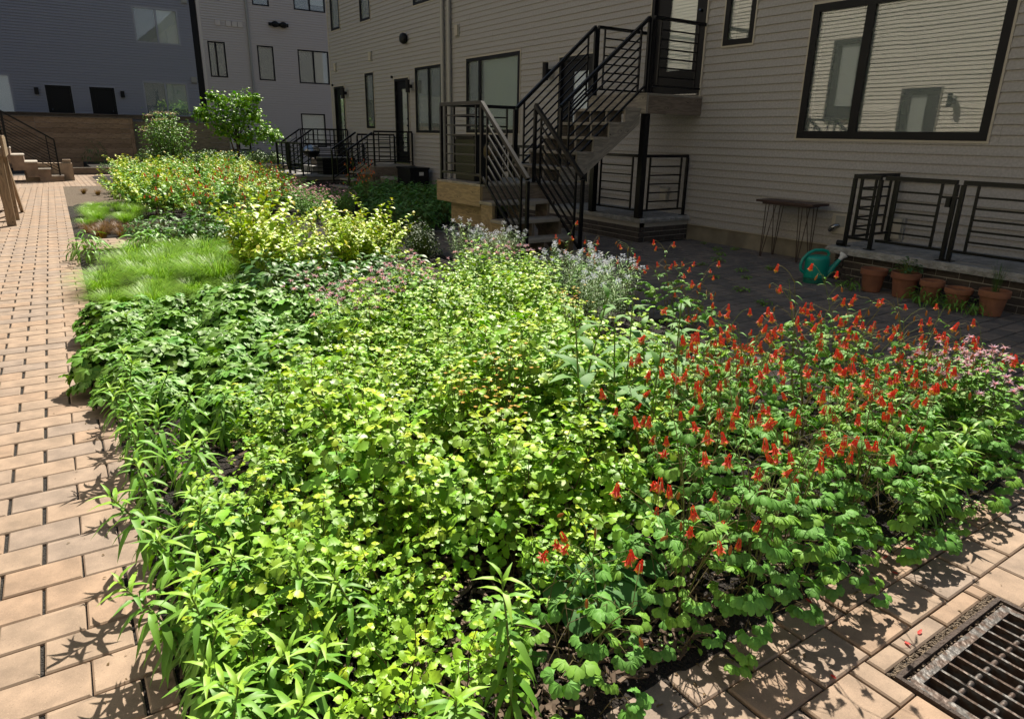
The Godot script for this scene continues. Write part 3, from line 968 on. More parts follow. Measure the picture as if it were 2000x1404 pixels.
	# door landing
	for i in 8:
		var z := -7.25 - i * 0.141
		one(t, "landing_board", M.wood_grey, Vector3((lx + 8.1) / 2, yl - 0.0125, z), Vector3(8.1 - lx, 0.025, 0.136))
	one(t, "fascia", M.wood_brown, Vector3((lx + 8.1) / 2 + 0.018, yl - 0.145, -7.198), Vector3(8.1 - lx - 0.038, 0.235, 0.036))
	one(t, "fascia", M.wood_grey, Vector3(lx + 0.018, yl - 0.145, -7.79), Vector3(0.036, 0.235, 1.22))
	one(t, "landing_post", M.metal_black, Vector3(lx + 0.09, 1.09, -7.27), Vector3(0.09, 1.47, 0.09))
	one(t, "landing_post", M.metal_black, Vector3(lx + 0.09, 1.09, -8.3), Vector3(0.09, 1.47, 0.09))
	# railings are bolted on, each a thing of its own
	var H := 0.92
	var r := thing("deck_railing", "black metal railing round the low deck corner with a sloping handrail", "railing", Vector3.ZERO)
	rail_panel(r, Vector3(dx0 + 0.05, yd, dz1 + 0.06), Vector3(dx0 + 0.05, yd, dz0 - 0.05), H, 6)
	rail_panel(r, Vector3(dx0 + 0.05, yd, dz0 - 0.05), Vector3(dx0 + 0.05, 0.06, -6.36), H, 6, 2)
	var r2 := thing("back_railing", "black metal railing along the low deck edge facing the row house door", "railing", Vector3.ZERO)
	rail_panel(r2, Vector3(dx0 + 0.12, yd, dz1 + 0.05), Vector3(dx1 - 0.05, yd, dz1 + 0.05), H, 6, 2)
	rail_panel(r2, Vector3(dx1 - 0.02, yd, dz1 + 0.05), Vector3(lx + 0.05, yl, dz1 + 0.05), H, 6)
	rail_panel(r2, Vector3(lx + 0.1, yl, dz1 + 0.05), Vector3(8.08, yl, dz1 + 0.05), H, 6, 1)
	var r3 := thing("stair_railing", "black metal railing of the two stair flights with parallel sloping bars", "railing", Vector3.ZERO)
	rail_panel(r3, Vector3(lx1 - 0.03, yd, dz0 - 0.05), Vector3(lx1 - 0.03, 0.06, -6.36), H, 6)
	rail_panel(r3, Vector3(dx1 - 0.02, yd, dz0 - 0.06), Vector3(lx + 0.05, yl, dz0 + 0.02), H, 6)
	var r4 := thing("landing_railing", "short black metal railing in front of the upper black door", "railing", Vector3.ZERO)
	rail_panel(r4, Vector3(lx + 0.1, yl, -7.24), Vector3(8.09, yl, -7.24), H, 6, 1)

func brick_wall(t: Node3D, a: Vector3, b: Vector3, h: float, face: Vector3, l := 0.203, bh := 0.0635):
	# a backing of mortar with single bricks set proud of it; a to b along the wall's foot
	var d := (b - a).normalized()
	var L := (b - a).length()
	var bs := Basis(d, Vector3.UP, d.cross(Vector3.UP))
	if bs.z.dot(face) < 0:
		bs = Basis(-d, Vector3.UP, (-d).cross(Vector3.UP))
	var m := MB.new()
	m.box(Vector3.ZERO, Vector3(L, h, 0.1), Basis.IDENTITY)
	var w := part(t, "brick_wall", m.mesh(), M.mortar, Transform3D(bs, (a + b) / 2 + Vector3(0, h / 2, 0) - face * 0.05))
	var rows := int(floor(h / (bh + 0.01)))
	for r in rows:
		var x := -L / 2 - (0.0 if r % 2 else (l + 0.01) / 2)
		while x < L / 2:
			var x0 := maxf(x, -L / 2)
			var x1 := minf(x + l, L / 2)
			if x1 - x0 > 0.03:
				one(w, "brick", M["brick%d" % (rng.randi() % 3)], Vector3((x0 + x1) / 2, -h / 2 + 0.006 + r * (bh + 0.01) + bh / 2, 0.05), Vector3(snappedf(x1 - x0, 0.005), bh, 0.012 + 0.001 * (rng.randi() % 3)))
			x += l + 0.01

func ledge(t: Node3D, at: Vector3, size: Vector3):
	# split-face stone cap: uneven edge
	var b := MB.new()
	var n := 14
	var f := FastNoiseLite.new()
	f.frequency = 2.2
	f.seed = int(at.x * 10 + at.z * 7)
	var ring := []
	for i in n * 4:
		var s := i / n
		var k := float(i % n) / n
		var e: Vector3 = [Vector3(-0.5 + k, 0, 0.5), Vector3(0.5, 0, 0.5 - k), Vector3(0.5 - k, 0, -0.5), Vector3(-0.5, 0, -0.5 + k)][s]
		ring.append(Vector3(e.x * size.x, 0, e.z * size.z))
	for i in ring.size():
		var j := (i + 1) % ring.size()
		var p: Vector3 = ring[i]
		var q: Vector3 = ring[j]
		var op := p.normalized() * (0.012 * f.get_noise_2d(p.x * 3, p.z * 3) - 0.004)
		var oq := q.normalized() * (0.012 * f.get_noise_2d(q.x * 3, q.z * 3) - 0.004)
		var op2 := p.normalized() * (0.016 * f.get_noise_2d(p.x * 4 + 9, p.z * 4) - 0.006)
		var oq2 := q.normalized() * (0.016 * f.get_noise_2d(q.x * 4 + 9, q.z * 4) - 0.006)
		var hi := Vector3(0, size.y / 2, 0)
		b.quad(p + op2 - hi, q + oq2 - hi, q + oq + hi * 0.2, p + op + hi * 0.2)
		b.quad(p + op + hi * 0.2, q + oq + hi * 0.2, q * 0.985 + hi, p * 0.985 + hi)
		b.quad(Vector3.ZERO + hi, p * 0.985 + hi, q * 0.985 + hi, Vector3.ZERO + hi)
	part(t, "ledge", b.mesh(), M.ledge_stone, Transform3D(Basis.IDENTITY, at))

func porches():
	# porch under the upper landing
	var t := thing("brick_porch", "dark brick porch with a pale stone slab under the stair landing", "porch", Vector3.ZERO)
	brick_wall(t, Vector3(7.1, 0, -7.24), Vector3(8.1, 0, -7.24), 0.29, Vector3(0, 0, 1))
	brick_wall(t, Vector3(7.1, 0, -10.6), Vector3(7.1, 0, -7.24), 0.29, Vector3(-1, 0, 0))
	ledge(t, Vector3(7.6, 0.32, -8.9), Vector3(1.06, 0.065, 3.4))
	between(t, "fill", M.mortar, Vector3(7.2, 0, -10.5), Vector3(8.1, 0.28, -7.34))
	between(t, "door_step", M.wood_grey, Vector3(7.3, 0.352, -10.7), Vector3(8.08, 0.66, -9.5))
	var r := thing("porch_railing", "black metal railing standing on the stone slab under the landing", "railing", Vector3.ZERO)
	rail_panel(r, Vector3(7.16, 0.352, -7.31), Vector3(8.06, 0.352, -7.31), 0.84, 5)
	rail_panel(r, Vector3(7.16, 0.352, -8.35), Vector3(7.16, 0.352, -7.40), 0.84, 5)
	var r1 := thing("door_step_railing", "black metal railing beside the lower black door behind the deck", "railing", Vector3.ZERO)
	rail_panel(r1, Vector3(7.16, 0.352, -10.6), Vector3(7.16, 0.352, -9.4), 0.9, 5)
	rail_panel(r1, Vector3(6.2, 0.02, -10.75), Vector3(7.16, 0.352, -10.75), 0.9, 5)
	rail_panel(r1, Vector3(7.2, 0.352, -10.75), Vector3(8.08, 0.352, -10.75), 0.9, 5, 1)
	# porch at the big window
	var p := thing("window_porch", "dark brick porch with a pale split stone slab below the wide window", "porch", Vector3.ZERO)
	brick_wall(p, Vector3(7.17, 0, -4.22), Vector3(7.17, 0, -0.9), 0.30, Vector3(-1, 0, 0))
	brick_wall(p, Vector3(7.17, 0, -4.22), Vector3(8.1, 0, -4.22), 0.30, Vector3(0, 0, -1))
	ledge(p, Vector3(7.6, 0.335, -2.56), Vector3(1.04, 0.075, 3.5))
	between(p, "fill", M.mortar, Vector3(7.28, 0, -4.1), Vector3(8.1, 0.29, -0.9))
	var r3 := thing("gate_railing", "black metal railing with a latched gate on the window porch", "railing", Vector3.ZERO)
	rail_panel(r3, Vector3(7.2, 0.372, -4.16), Vector3(8.05, 0.372, -4.16), 0.72, 5)
	rail_panel(r3, Vector3(7.2, 0.372, -4.13), Vector3(7.2, 0.372, -3.88), 0.72, 5, 2, 0.06)
	rail_panel(r3, Vector3(7.2, 0.372, -3.83), Vector3(7.2, 0.372, -3.15), 0.72, 5, 2)
	rail_panel(r3, Vector3(7.2, 0.372, -3.09), Vector3(7.2, 0.372, -1.6), 0.72, 5, 3)
	one(r3, "latch", M.metal_black, Vector3(7.19, 0.93, -3.19), Vector3(0.05, 0.10, 0.04))
	one(r3, "latch_bolt", M.metal_black, Vector3(7.19, 0.97, -3.18), Vector3(0.02, 0.02, 0.16))
	var d := thing("door_stop", "small black rubber block lying on the stone slab corner", "block", Vector3(7.17, 0.372, -4.24))
	var dm := MB.new()
	dm.tube([Vector3(0.02, 0.03, 0), Vector3(0.02, 0.03, 0.07)], [0.03, 0.03], 10)
	dm.box(Vector3(0.05, 0.012, 0.035), Vector3(0.09, 0.024, 0.06))
	part(d, "body", dm.mesh(), M.dark_plastic)

	# next door: wooden step landing, and the raised brick terrace beyond it
	var n := thing("wooden_landing", "small grey wooden door landing with steps in the shade", "stairs", Vector3.ZERO)
	for i in 8:
		one(n, "landing_board", M.wood_grey, Vector3(7.53, 0.655, -16.67 - i * 0.141), Vector3(1.14, 0.025, 0.136))
	one(n, "fascia", M.wood_brown, Vector3(7.53, 0.53, -16.585), Vector3(1.12, 0.22, 0.034))
	one(n, "fascia", M.wood_brown, Vector3(6.975, 0.53, -17.17), Vector3(0.034, 0.22, 1.12))
	for k in 3:
		one(n, "tread", M.wood_grey, Vector3(6.84 - k * 0.26, 0.48 - k * 0.17, -17.15), Vector3(0.28, 0.036, 1.06))
		one(n, "riser", M.wood_brown, Vector3(6.95 - k * 0.26, 0.38 - k * 0.17, -17.15), Vector3(0.02, 0.15, 1.02))
	one(n, "landing_post", M.wood_brown, Vector3(7.06, 0.2, -16.66), Vector3(0.14, 0.44, 0.1))
	one(n, "landing_post", M.wood_brown, Vector3(7.06, 0.2, -17.66), Vector3(0.14, 0.44, 0.1))
	var n1 := thing("landing_railing", "black metal railing stepping down from the grey wooden landing", "railing", Vector3.ZERO)
	rail_panel(n1, Vector3(7.0, 0.67, -16.63), Vector3(8.05, 0.67, -16.63), 0.8, 5)
	rail_panel(n1, Vector3(6.3, 0.22, -16.63), Vector3(6.96, 0.64, -16.63), 0.8, 5, 1)
	rail_panel(n1, Vector3(7.0, 0.67, -17.72), Vector3(8.05, 0.67, -17.72), 0.72, 5)
	rail_panel(n1, Vector3(6.3, 0.22, -17.72), Vector3(6.96, 0.64, -17.72), 0.8, 5, 1)
	var tr := thing("raised_terrace", "raised terrace with a pine board side and dark brick front", "terrace", Vector3.ZERO)
	brick_wall(tr, Vector3(6.2, 0, -19.86), Vector3(8.1, 0, -19.86), 0.22, Vector3(0, 0, 1))
	for i in 2:
		one(tr, "side_board", M.wood_light, Vector3(6.17, 0.055 + i * 0.111, -21.4), Vector3(0.03, 0.107, 3.1))
	between(tr, "slab", M.concrete, Vector3(6.12, 0.222, -23.0), Vector3(8.1, 0.262, -19.80))
	between(tr, "fill", M.mortar, Vector3(6.2, 0, -22.9), Vector3(8.1, 0.22, -19.97))
	between(tr, "door_step", M.concrete, Vector3(6.9, 0.264, -22.3), Vector3(8.1, 0.46, -21.2))
	between(tr, "door_step", M.wood_brown, Vector3(7.2, 0.462, -22.25), Vector3(8.1, 0.66, -21.25))
	var tr1 := thing("terrace_railing", "black metal railing round the raised brick terrace", "railing", Vector3.ZERO)
	rail_panel(tr1, Vector3(6.2, 0.264, -22.4), Vector3(6.2, 0.264, -21.2), 0.85, 6)
	rail_panel(tr1, Vector3(6.2, 0.264, -21.1), Vector3(6.2, 0.264, -19.9), 0.85, 6)
	rail_panel(tr1, Vector3(6.25, 0.264, -19.9), Vector3(8.05, 0.264, -19.9), 0.85, 6, 2)
	rail_panel(tr1, Vector3(6.35, 0.264, -21.15), Vector3(6.95, 0.66, -21.15), 0.85, 4, 1)
	rail_panel(tr1, Vector3(6.98, 0.66, -21.15), Vector3(8.05, 0.66, -21.15), 0.85, 4)
	rail_panel(tr1, Vector3(6.35, 0.264, -22.35), Vector3(6.95, 0.66, -22.35), 0.85, 4, 1)
	rail_panel(tr1, Vector3(6.98, 0.66, -22.35), Vector3(8.05, 0.66, -22.35), 0.85, 4)

# ------------------------------------------------------------------ loose things
func hairpin_table():
	var t := thing("side_table", "narrow reddish wooden table on rusty hairpin legs against the siding", "table", Vector3(7.86, 0, -5.33))
	one(t, "table_top", M.table_top, Vector3(0, 0.715, 0), Vector3(0.34, 0.028, 0.82))
	one(t, "apron", M.table_top, Vector3(-0.02, 0.69, 0), Vector3(0.24, 0.022, 0.66))
	for sx in [-1, 1]:
		for sz in [-1, 1]:
			var l := MB.new()
			for k in 3:
				var top := Vector3(sx * (0.12 - 0.04 * absf(k - 1)), 0.68, sz * 0.24 + (k - 1) * 0.075)
				var foot := Vector3(sx * 0.13, 0.004, sz * 0.27 + (k - 1) * 0.01)
				l.tube([top, foot], [0.006, 0.006], 6)
			part(t, "leg", l.mesh(), M.rust_rod)

func watering_can():
	var t := thing("watering_can", "teal plastic watering can with a white rose on the patio", "watering can", Vector3(6.80, 0, -4.20), -0.55)
	t.scale = Vector3.ONE * 0.92
	var b := MB.new()
	var sq := Vector3(1.0, 1.0, 0.72)
	b.lathe(Vector3.ZERO, [[0.0, 0.055], [0.135, 0.056], [0.138, 0.075], [0.142, 0.2], [0.145, 0.275], [0.14, 0.3], [0.118, 0.318], [0.09, 0.322], [0.085, 0.315], [0.0, 0.31]], 28, Color.WHITE, sq)
	part(t, "body", b.mesh(), M.can_teal)
	var f := MB.new()
	f.lathe(Vector3.ZERO, [[0.0, 0.0], [0.128, 0.0], [0.134, 0.006], [0.134, 0.054], [0.14, 0.06], [0.0, 0.062]], 28, Color.WHITE, sq)
	part(t, "foot", f.mesh(), M.can_dark)
	var h := MB.new()
	h.tube([Vector3(0.11, 0.30, 0), Vector3(0.125, 0.34, 0), Vector3(0.10, 0.372, 0), Vector3(0.04, 0.385, 0), Vector3(-0.05, 0.38, 0), Vector3(-0.12, 0.345, 0), Vector3(-0.175, 0.28, 0), Vector3(-0.195, 0.21, 0), Vector3(-0.185, 0.15, 0), Vector3(-0.135, 0.115, 0)], [0.016, 0.017, 0.017, 0.018, 0.018, 0.018, 0.018, 0.017, 0.017, 0.02], 10)
	part(t, "handle", h.mesh(), M.can_teal)
	var s := MB.new()
	s.tube([Vector3(0.11, 0.095, 0), Vector3(0.15, 0.13, 0), Vector3(0.21, 0.205, 0), Vector3(0.265, 0.275, 0)], [0.05, 0.045, 0.029, 0.021], 14)
	part(t, "spout", s.mesh(), M.can_teal)
	var r := MB.new()
	r.tube([Vector3(0.262, 0.272, 0), Vector3(0.283, 0.303, 0), Vector3(0.30, 0.327, 0), Vector3(0.306, 0.335, 0), Vector3(0.309, 0.339, 0)], [0.021, 0.026, 0.047, 0.05, 0.03], 16)
	part(t, "rose", r.mesh(), M.white_plastic)

func pot(at: Vector3, d: float, h: float, m: Material, label: String) -> Node3D:
	var t := thing("terracotta_pot", label, "pot", at, rng.randf() * 6, "terracotta pots along the brick porch")
	var r := d / 2
	var b := MB.new()
	b.lathe(Vector3.ZERO, [[0.0, 0.0], [r * 0.66, 0.0], [r * 0.68, 0.008], [r * 0.86, h * 0.74]], 28)
	part(t, "body", b.mesh(), m)
	var k := MB.new()
	k.lathe(Vector3.ZERO, [[r * 0.86, h * 0.742], [r * 0.965, h * 0.745], [r * 0.985, h * 0.76], [r, h * 0.985], [r * 0.985, h], [r * 0.9, h], [r * 0.885, h * 0.98], [r * 0.85, h * 0.75]], 28)
	part(t, "rim", k.mesh(), m)
	var s := MB.new()
	s.lathe(Vector3.ZERO, [[r * 0.88, h * 0.84], [r * 0.5, h * 0.865], [0.0, h * 0.87]], 20)
	part(t, "soil", s.mesh(), M.pot_soil)
	return t

func board_fence():
	var t := thing("board_fence", "tall brown horizontal board fence with a pale cap rail", "fence", Vector3(0, 0, -31.5))
	var n := 10
	for i in n:
		var h := 1.79 / n
		var x := -6.0
		var k := 0
		while x < 3.26:
			var w := minf(3.05, 3.27 - x)
			one(t, "board", M["wood_fence%d" % ((i * 2 + k) % 3)], Vector3(x + w / 2, h * (i + 0.5), 0), Vector3(w - 0.006, h - 0.006, 0.025 + 0.003 * (i % 2)))
			x += w
			k += 1
	one(t, "cap_rail", M.wood_light, Vector3(-1.37, 1.806, 0), Vector3(9.3, 0.028, 0.09))
	one(t, "end_post", M.wood_fence1, Vector3(3.25, 0.89, -0.07), Vector3(0.09, 1.78, 0.1))
	var q := thing("side_fence", "olive brown horizontal board fence set back behind the leafy tree", "fence", Vector3(0, 0, -31.9))
	for i in 9:
		one(q, "board", M.wood_olive, Vector3(5.1, 0.19 * (i + 0.5), 0), Vector3(3.6, 0.184, 0.025 + 0.003 * (i % 2)))
	one(q, "cap_rail", M.wood_grey, Vector3(5.1, 1.73, 0), Vector3(3.64, 0.03, 0.09))
	# the slate house's gangway shows over the fence
	var w := thing("gangway", "weathered dark wooden gangway along the slate house above the fence", "deck", Vector3(0, 0, -32.6))
	one(w, "edge_beam", M.wood_brown, Vector3(0, 1.86, 0.35), Vector3(12.0, 0.14, 0.05))
	for i in 9:
		one(w, "floor_board", M.wood_brown, Vector3(-5.3 + i * 1.3, 1.945, 0), Vector3(1.28, 0.03, 0.9))
		one(w, "support_post", M.wood_brown, Vector3(-5.3 + i * 1.3, 0.9, 0.25), Vector3(0.09, 1.8, 0.09))

func concrete_stair():
	var t := thing("concrete_stair", "brown concrete garden steps with pale treads and a black rail", "stairs", Vector3(0, 0, -23.4))
	for k in 8:
		var x1 := 0.52 - k * 0.282
		var y1 := 0.17 + k * 0.186
		between(t, "step", M.brown_concrete, Vector3(x1 - 0.284, y1 - 0.42 if k > 1 else -0.06, -1.15), Vector3(x1 - 0.002 * (k % 2), y1 - 0.036, 0.0))
		between(t, "tread", M.step_cap, Vector3(x1 - 0.285, y1 - 0.034, -1.17), Vector3(x1 + 0.012, y1, 0.025))
	var r := thing("step_railing", "black metal railing with close sloping bars on the concrete steps", "railing", Vector3(0, 0, -23.4))
	var a := Vector3(0.44, 0.17, -0.03)
	var b := Vector3(-1.75, 1.62, -0.03)
	barp(r, "top_rail", M.metal_black, a + Vector3(0, 0.95, 0), b + Vector3(0, 0.95, 0), 0.046, 0.042)
	barp(r, "post", M.metal_black, a + Vector3(0, -0.02, 0), a + Vector3(0, 0.95, 0), 0.04, 0.04)
	barp(r, "stile", M.metal_black, a + (b - a) * 0.08 + Vector3(0, 0.06, 0), a + (b - a) * 0.08 + Vector3(0, 0.95, 0), 0.025, 0.025)
	barp(r, "post", M.metal_black, a + (b - a) * 0.49, a + (b - a) * 0.49 + Vector3(0, 0.95, 0), 0.06, 0.06)
	for i in 9:
		var y := 0.10 + i * 0.085
		barp(r, "bar", M.metal_black, a + Vector3(0, y, 0), b + Vector3(0, y, 0), 0.016, 0.018)
	var w := thing("planter_wall", "rounded tan concrete planter wall ending beside the steps", "wall", Vector3(0, 0, -23.55))
	var m := MB.new()
	m.box(Vector3(0.20, 0.225, -0.30), Vector3(1.16, 0.51, 0.3))
	m.box(Vector3(0.20, 0.4795, -0.30), Vector3(1.10, 0.02, 0.26))
	part(w, "wall", m.mesh(), M.tan_concrete)
	one(w, "block", M.tan_concrete, Vector3(0.66, 0.535, -0.30), Vector3(0.2, 0.09, 0.2))
	var p := thing("raised_planter", "low tan concrete planter edge below the leafy tree", "planter", Vector3(0, 0, -26.9))
	one(p, "front_edge", M.tan_concrete, Vector3(5.5, 0.06, 0), Vector3(4.6, 0.34, 0.16))
	one(p, "coping", M.step_cap, Vector3(5.5, 0.243, 0), Vector3(4.64, 0.03, 0.2))
	one(p, "planting_soil", M.soil, Vector3(4.6, 0.07, -2.3), Vector3(6.4, 0.3, 4.4))
	var k := thing("timber_edging", "dark timber edging along the shaded bed by the fence", "edging", Vector3(0, 0, -26.0))
	one(k, "sleeper", M.wood_brown, Vector3(2.0, 0.09, -0.7), Vector3(2.6, 0.22, 0.1))
	one(k, "sleeper_cap", M.wood_grey, Vector3(2.0, 0.213, -0.7), Vector3(2.6, 0.02, 0.12))

func opposite_stair():
	# wooden deck and stair of the house across the path, only its corner in the picture
	var t := thing("timber_stair", "sunlit new timber stair deck on posts standing beside the path", "stairs", Vector3(-0.50, 0, -13.05))
	one(t, "post", M.wood_light, Vector3(0, 0.5, 0), Vector3(0.12, 1.0, 0.09))
	one(t, "post", M.wood_light, Vector3(0.03, 0.5, -0.82), Vector3(0.12, 1.0, 0.09))
	one(t, "post", M.wood_light, Vector3(-1.1, 0.5, -0.1), Vector3(0.12, 1.0, 0.09))
	barp(t, "brace", M.wood_light, Vector3(0.11, 0.02, -2.1), Vector3(0.05, 1.0, -0.9), 0.05, 0.09)
	one(t, "fascia", M.wood_light, Vector3(0.085, 1.155, -0.55), Vector3(0.04, 0.27, 1.3))
	one(t, "fascia", M.wood_light, Vector3(-0.70, 1.155, 0.10), Vector3(1.5, 0.27, 0.04))
	for i in 9:
		one(t, "deck_board", M.wood_light, Vector3(-0.68, 1.302, 0.04 - i * 0.142), Vector3(1.56, 0.025, 0.137))
	for k in 5:
		one(t, "tread", M.wood_light, Vector3(-0.62, 1.10 - k * 0.19, -1.32 - k * 0.27), Vector3(1.0, 0.036, 0.285))
	for x in [-1.1, -0.14]:
		barp(t, "stringer", M.wood_light, Vector3(x, 1.02, -1.2), Vector3(x, 0.06, -2.6), 0.04, 0.24)
	var r := thing("timber_stair_railing", "black metal railing on the sunlit timber stair deck", "railing", Vector3(-0.50, 0, -13.05))
	rail_panel(r, Vector3(0.06, 1.315, -1.15), Vector3(0.06, 1.315, 0.06), 0.92, 6)
	rail_panel(r, Vector3(0.02, 1.315, 0.06), Vector3(-1.4, 1.315, 0.06), 0.92, 6, 2)

func terrace_things():
	var b := thing("storage_bin", "black lidded storage bin with a pale sticker against the house wall", "bin", Vector3(7.72, 0, -15.95))
	var m := MB.new()
	m.box(Vector3(0, 0.31, 0), Vector3(0.5, 0.62, 0.74))
	part(b, "bin_body", m.mesh(), M.dark_plastic)
	one(b, "lid", M.dark_plastic, Vector3(0, 0.645, 0), Vector3(0.54, 0.045, 0.78))
	one(b, "sticker", M.white_plastic, Vector3(0.05, 0.52, 0.3725), Vector3(0.12, 0.08, 0.003))
	var c := thing("covered_grill", "black and olive covered box with a round tan disc on the deck", "grill", Vector3(4.80, 0.887, -8.02))
	one(c, "cover", M.dark_plastic, Vector3(0.05, 0.27, 0), Vector3(0.42, 0.54, 0.5))
	one(c, "side_flap", M.olive_cloth, Vector3(-0.165, 0.26, 0), Vector3(0.012, 0.5, 0.48))
	one(c, "lid", M.dark_plastic, Vector3(0.03, 0.555, 0), Vector3(0.46, 0.03, 0.54))
	var d := MB.new()
	d.tube([Vector3(0.06, 0.37, 0.25), Vector3(0.06, 0.37, 0.275)], [0.11, 0.11], 22)
	part(c, "disc", d.mesh(), M.tan_cloth)
	var e := MB.new()
	for i in 22:
		var a := TAU * i / 22
		var a2 := TAU * (i + 1) / 22
		e.bar(Vector3(0.06 + cos(a) * 0.115, 0.37 + sin(a) * 0.115, 0.266), Vector3(0.06 + cos(a2) * 0.115, 0.37 + sin(a2) * 0.115, 0.266), 0.012, 0.01)
	part(c, "disc_rim", e.mesh(), M.steel)
	# lattice chair on the porch by the lower door
	var h := thing("lattice_chair", "black metal lattice chair on the porch behind the deck", "chair", Vector3(6.15, 0, -10.1), 0.3)
	for sx in [-1, 1]:
		one(h, "leg", M.metal_black, Vector3(sx * 0.21, 0.22, 0.2), Vector3(0.024, 0.44, 0.024))
		one(h, "leg", M.metal_black, Vector3(sx * 0.21, 0.45, -0.2), Vector3(0.024, 0.9, 0.024))
		one(h, "armrest", M.metal_black, Vector3(sx * 0.235, 0.64, 0.0), Vector3(0.04, 0.02, 0.44))
	one(h, "seat", M.metal_black, Vector3(0, 0.44, 0), Vector3(0.46, 0.02, 0.44))
	var l := MB.new()
	for i in 5:
		l.box(Vector3(-0.16 + i * 0.08, 0.68, -0.2), Vector3(0.012, 0.44, 0.012))
		l.box(Vector3(0, 0.52 + i * 0.085, -0.2), Vector3(0.42, 0.012, 0.014))
	part(h, "backrest", l.mesh(), M.metal_black)
	# bits on the terrace
	var s := thing("kettle_grill", "small round kettle grill with a shiny lid on the raised terrace", "grill", Vector3(6.75, 0.262, -20.75))
	var k := MB.new()
	k.lathe(Vector3.ZERO, [[0.0, 0.46], [0.16, 0.50], [0.24, 0.60], [0.25, 0.66]], 20)
	part(s, "bowl", k.mesh(), M.dark_plastic)
	var k2 := MB.new()
	k2.lathe(Vector3.ZERO, [[0.255, 0.662], [0.245, 0.72], [0.17, 0.80], [0.0, 0.835]], 20)
	part(s, "lid", k2.mesh(), M.steel)
	for i in 3:
		var a := TAU * i / 3
		barp(s, "leg", M.steel, Vector3(cos(a) * 0.2, 0.0, sin(a) * 0.2), Vector3(cos(a) * 0.12, 0.52, sin(a) * 0.12), 0.02, 0.02)
	var bx := thing("storage_chest", "low black storage chest with a pale lid edge on the raised terrace", "chest", Vector3(7.35, 0.262, -20.35))
	one(bx, "chest_body", M.dark_plastic, Vector3(0, 0.24, 0), Vector3(1.0, 0.46, 0.5))
	one(bx, "lid", M.grey_plastic, Vector3(0, 0.485, 0), Vector3(1.03, 0.025, 0.53))
	for q in [[6.9, -15.2, 0.26], [5.35, -10.0, 0.2]]:
		pass

# ------------------------------------------------------------------ leaf shapes (base at the origin, tip along -z, face up)
func blade(prof: Array, L: float, W: float, fold := 0.25, bend := 0.3, tw := 0.0) -> Array:
	var v := PackedVector3Array()
	var ix := PackedInt32Array()
	for p in prof:
		var t: float = p[0]
		var w: float = p[1] * W
		var y := L * bend * (0.35 * t - t * t)
		var x := tw * t * t * L
		v.append_array(PackedVector3Array([Vector3(x - w, y + fold * w, -L * (t + p[2] if p.size() > 2 else t)), Vector3(x, y, -L * t), Vector3(x + w, y + fold * w, -L * (t + p[2] if p.size() > 2 else t))]))
	for i in prof.size() - 1:
		var a := i * 3
		for k in 2:
			ix.append_array(PackedInt32Array([a + k, a + k + 3, a + k + 1, a + k + 1, a + k + 3, a + k + 4]))
	return [v, ix]

const OVATE := [[0.0, 0.04], [0.22, 0.42], [0.5, 0.5], [0.78, 0.3], [1.0, 0.0]]
const LANCE := [[0.0, 0.15], [0.2, 0.36], [0.45, 0.5], [0.75, 0.33], [1.0, 0.0]]
const LOBED := [[0.0, 0.03], [0.25, 0.14], [0.42, 0.4, 0.04], [0.5, 0.3], [0.66, 0.5, 0.04], [0.74, 0.36], [0.9, 0.27, 0.05], [1.0, 0.1]]
const FAN := [[0.0, 0.05], [0.3, 0.2], [0.58, 0.46, -0.02], [0.78, 0.56, 0.03], [0.84, 0.42, 0.10], [0.9, 0.24, 0.06], [1.0, 0.14, 0.02], [1.0, 0.0]]
const ROUND := [[0.0, 0.1, -0.12], [0.12, 0.42, -0.1], [0.35, 0.56, 0.0], [0.62, 0.52, 0.0], [0.85, 0.32, 0.0], [1.0, 0.0]]
const HEART := [[0.0, 0.2, -0.1], [0.15, 0.46, -0.05], [0.4, 0.54], [0.7, 0.34], [1.0, 0.0]]
const THIN := [[0.0, 0.3], [0.4, 0.5], [1.0, 0.0]]

func joined(list: Array) -> Array:
	var v := PackedVector3Array()
	var ix := PackedInt32Array()
	for e in list:
		var k := v.size()
		for p in e[0][0]:
			v.append(e[1] * p)
		for i in e[0][1]:
			ix.append(k + i)
	return [v, ix]

func turned(yaw: float, pitch: float, at := Vector3.ZERO, s := 1.0, roll := 0.0) -> Transform3D:
	return Transform3D(Basis(Vector3.UP, yaw) * Basis(Vector3.RIGHT, pitch) * Basis(Vector3.BACK, roll) * Basis.from_scale(Vector3.ONE * s), at)

func trifoliate(r: RandomNumberGenerator) -> Array:
	var a := []
	for k in [-1, 0, 1]:
		var s: float = (1.0 if k == 0 else 0.8) * r.randf_range(0.9, 1.1)
		a.append([blade(LOBED, 0.044, 0.040, r.randf_range(0.1, 0.4), r.randf_range(0.1, 0.5)), turned(-k * r.randf_range(1.1, 1.35), r.randf_range(-0.35, 0.1), Vector3(0, 0, -0.022), s, r.randfn() * 0.15)])
	return joined(a)

func biternate(r: RandomNumberGenerator) -> Array:
	var a := []
	for k in [-1, 0, 1]:
		var y: float = -k * r.randf_range(0.95, 1.2)
		var o := Vector3(-sin(y), r.randf_range(-0.25, 0.05), -cos(y)) * 0.026
		for j in [-1, 0, 1]:
			var tilt := r.randf_range(-0.5, 0.05)
			var roll := r.randfn() * 0.15
			var sc: float = (1.0 if j == 0 else 0.84) * r.randf_range(0.9, 1.1)
			for l in [-1, 0, 1]:
				a.append([blade([[0.0, 0.12], [0.45, 0.3], [0.72, 0.5], [0.9, 0.4, 0.03], [1.0, 0.12]], 0.038 if l == 0 else 0.032, 0.021, 0.15, 0.5), turned(y - j * 0.85 - l * 0.6, tilt, Vector3(0, 0, -0.028) + o, sc, roll)])
	return joined(a)

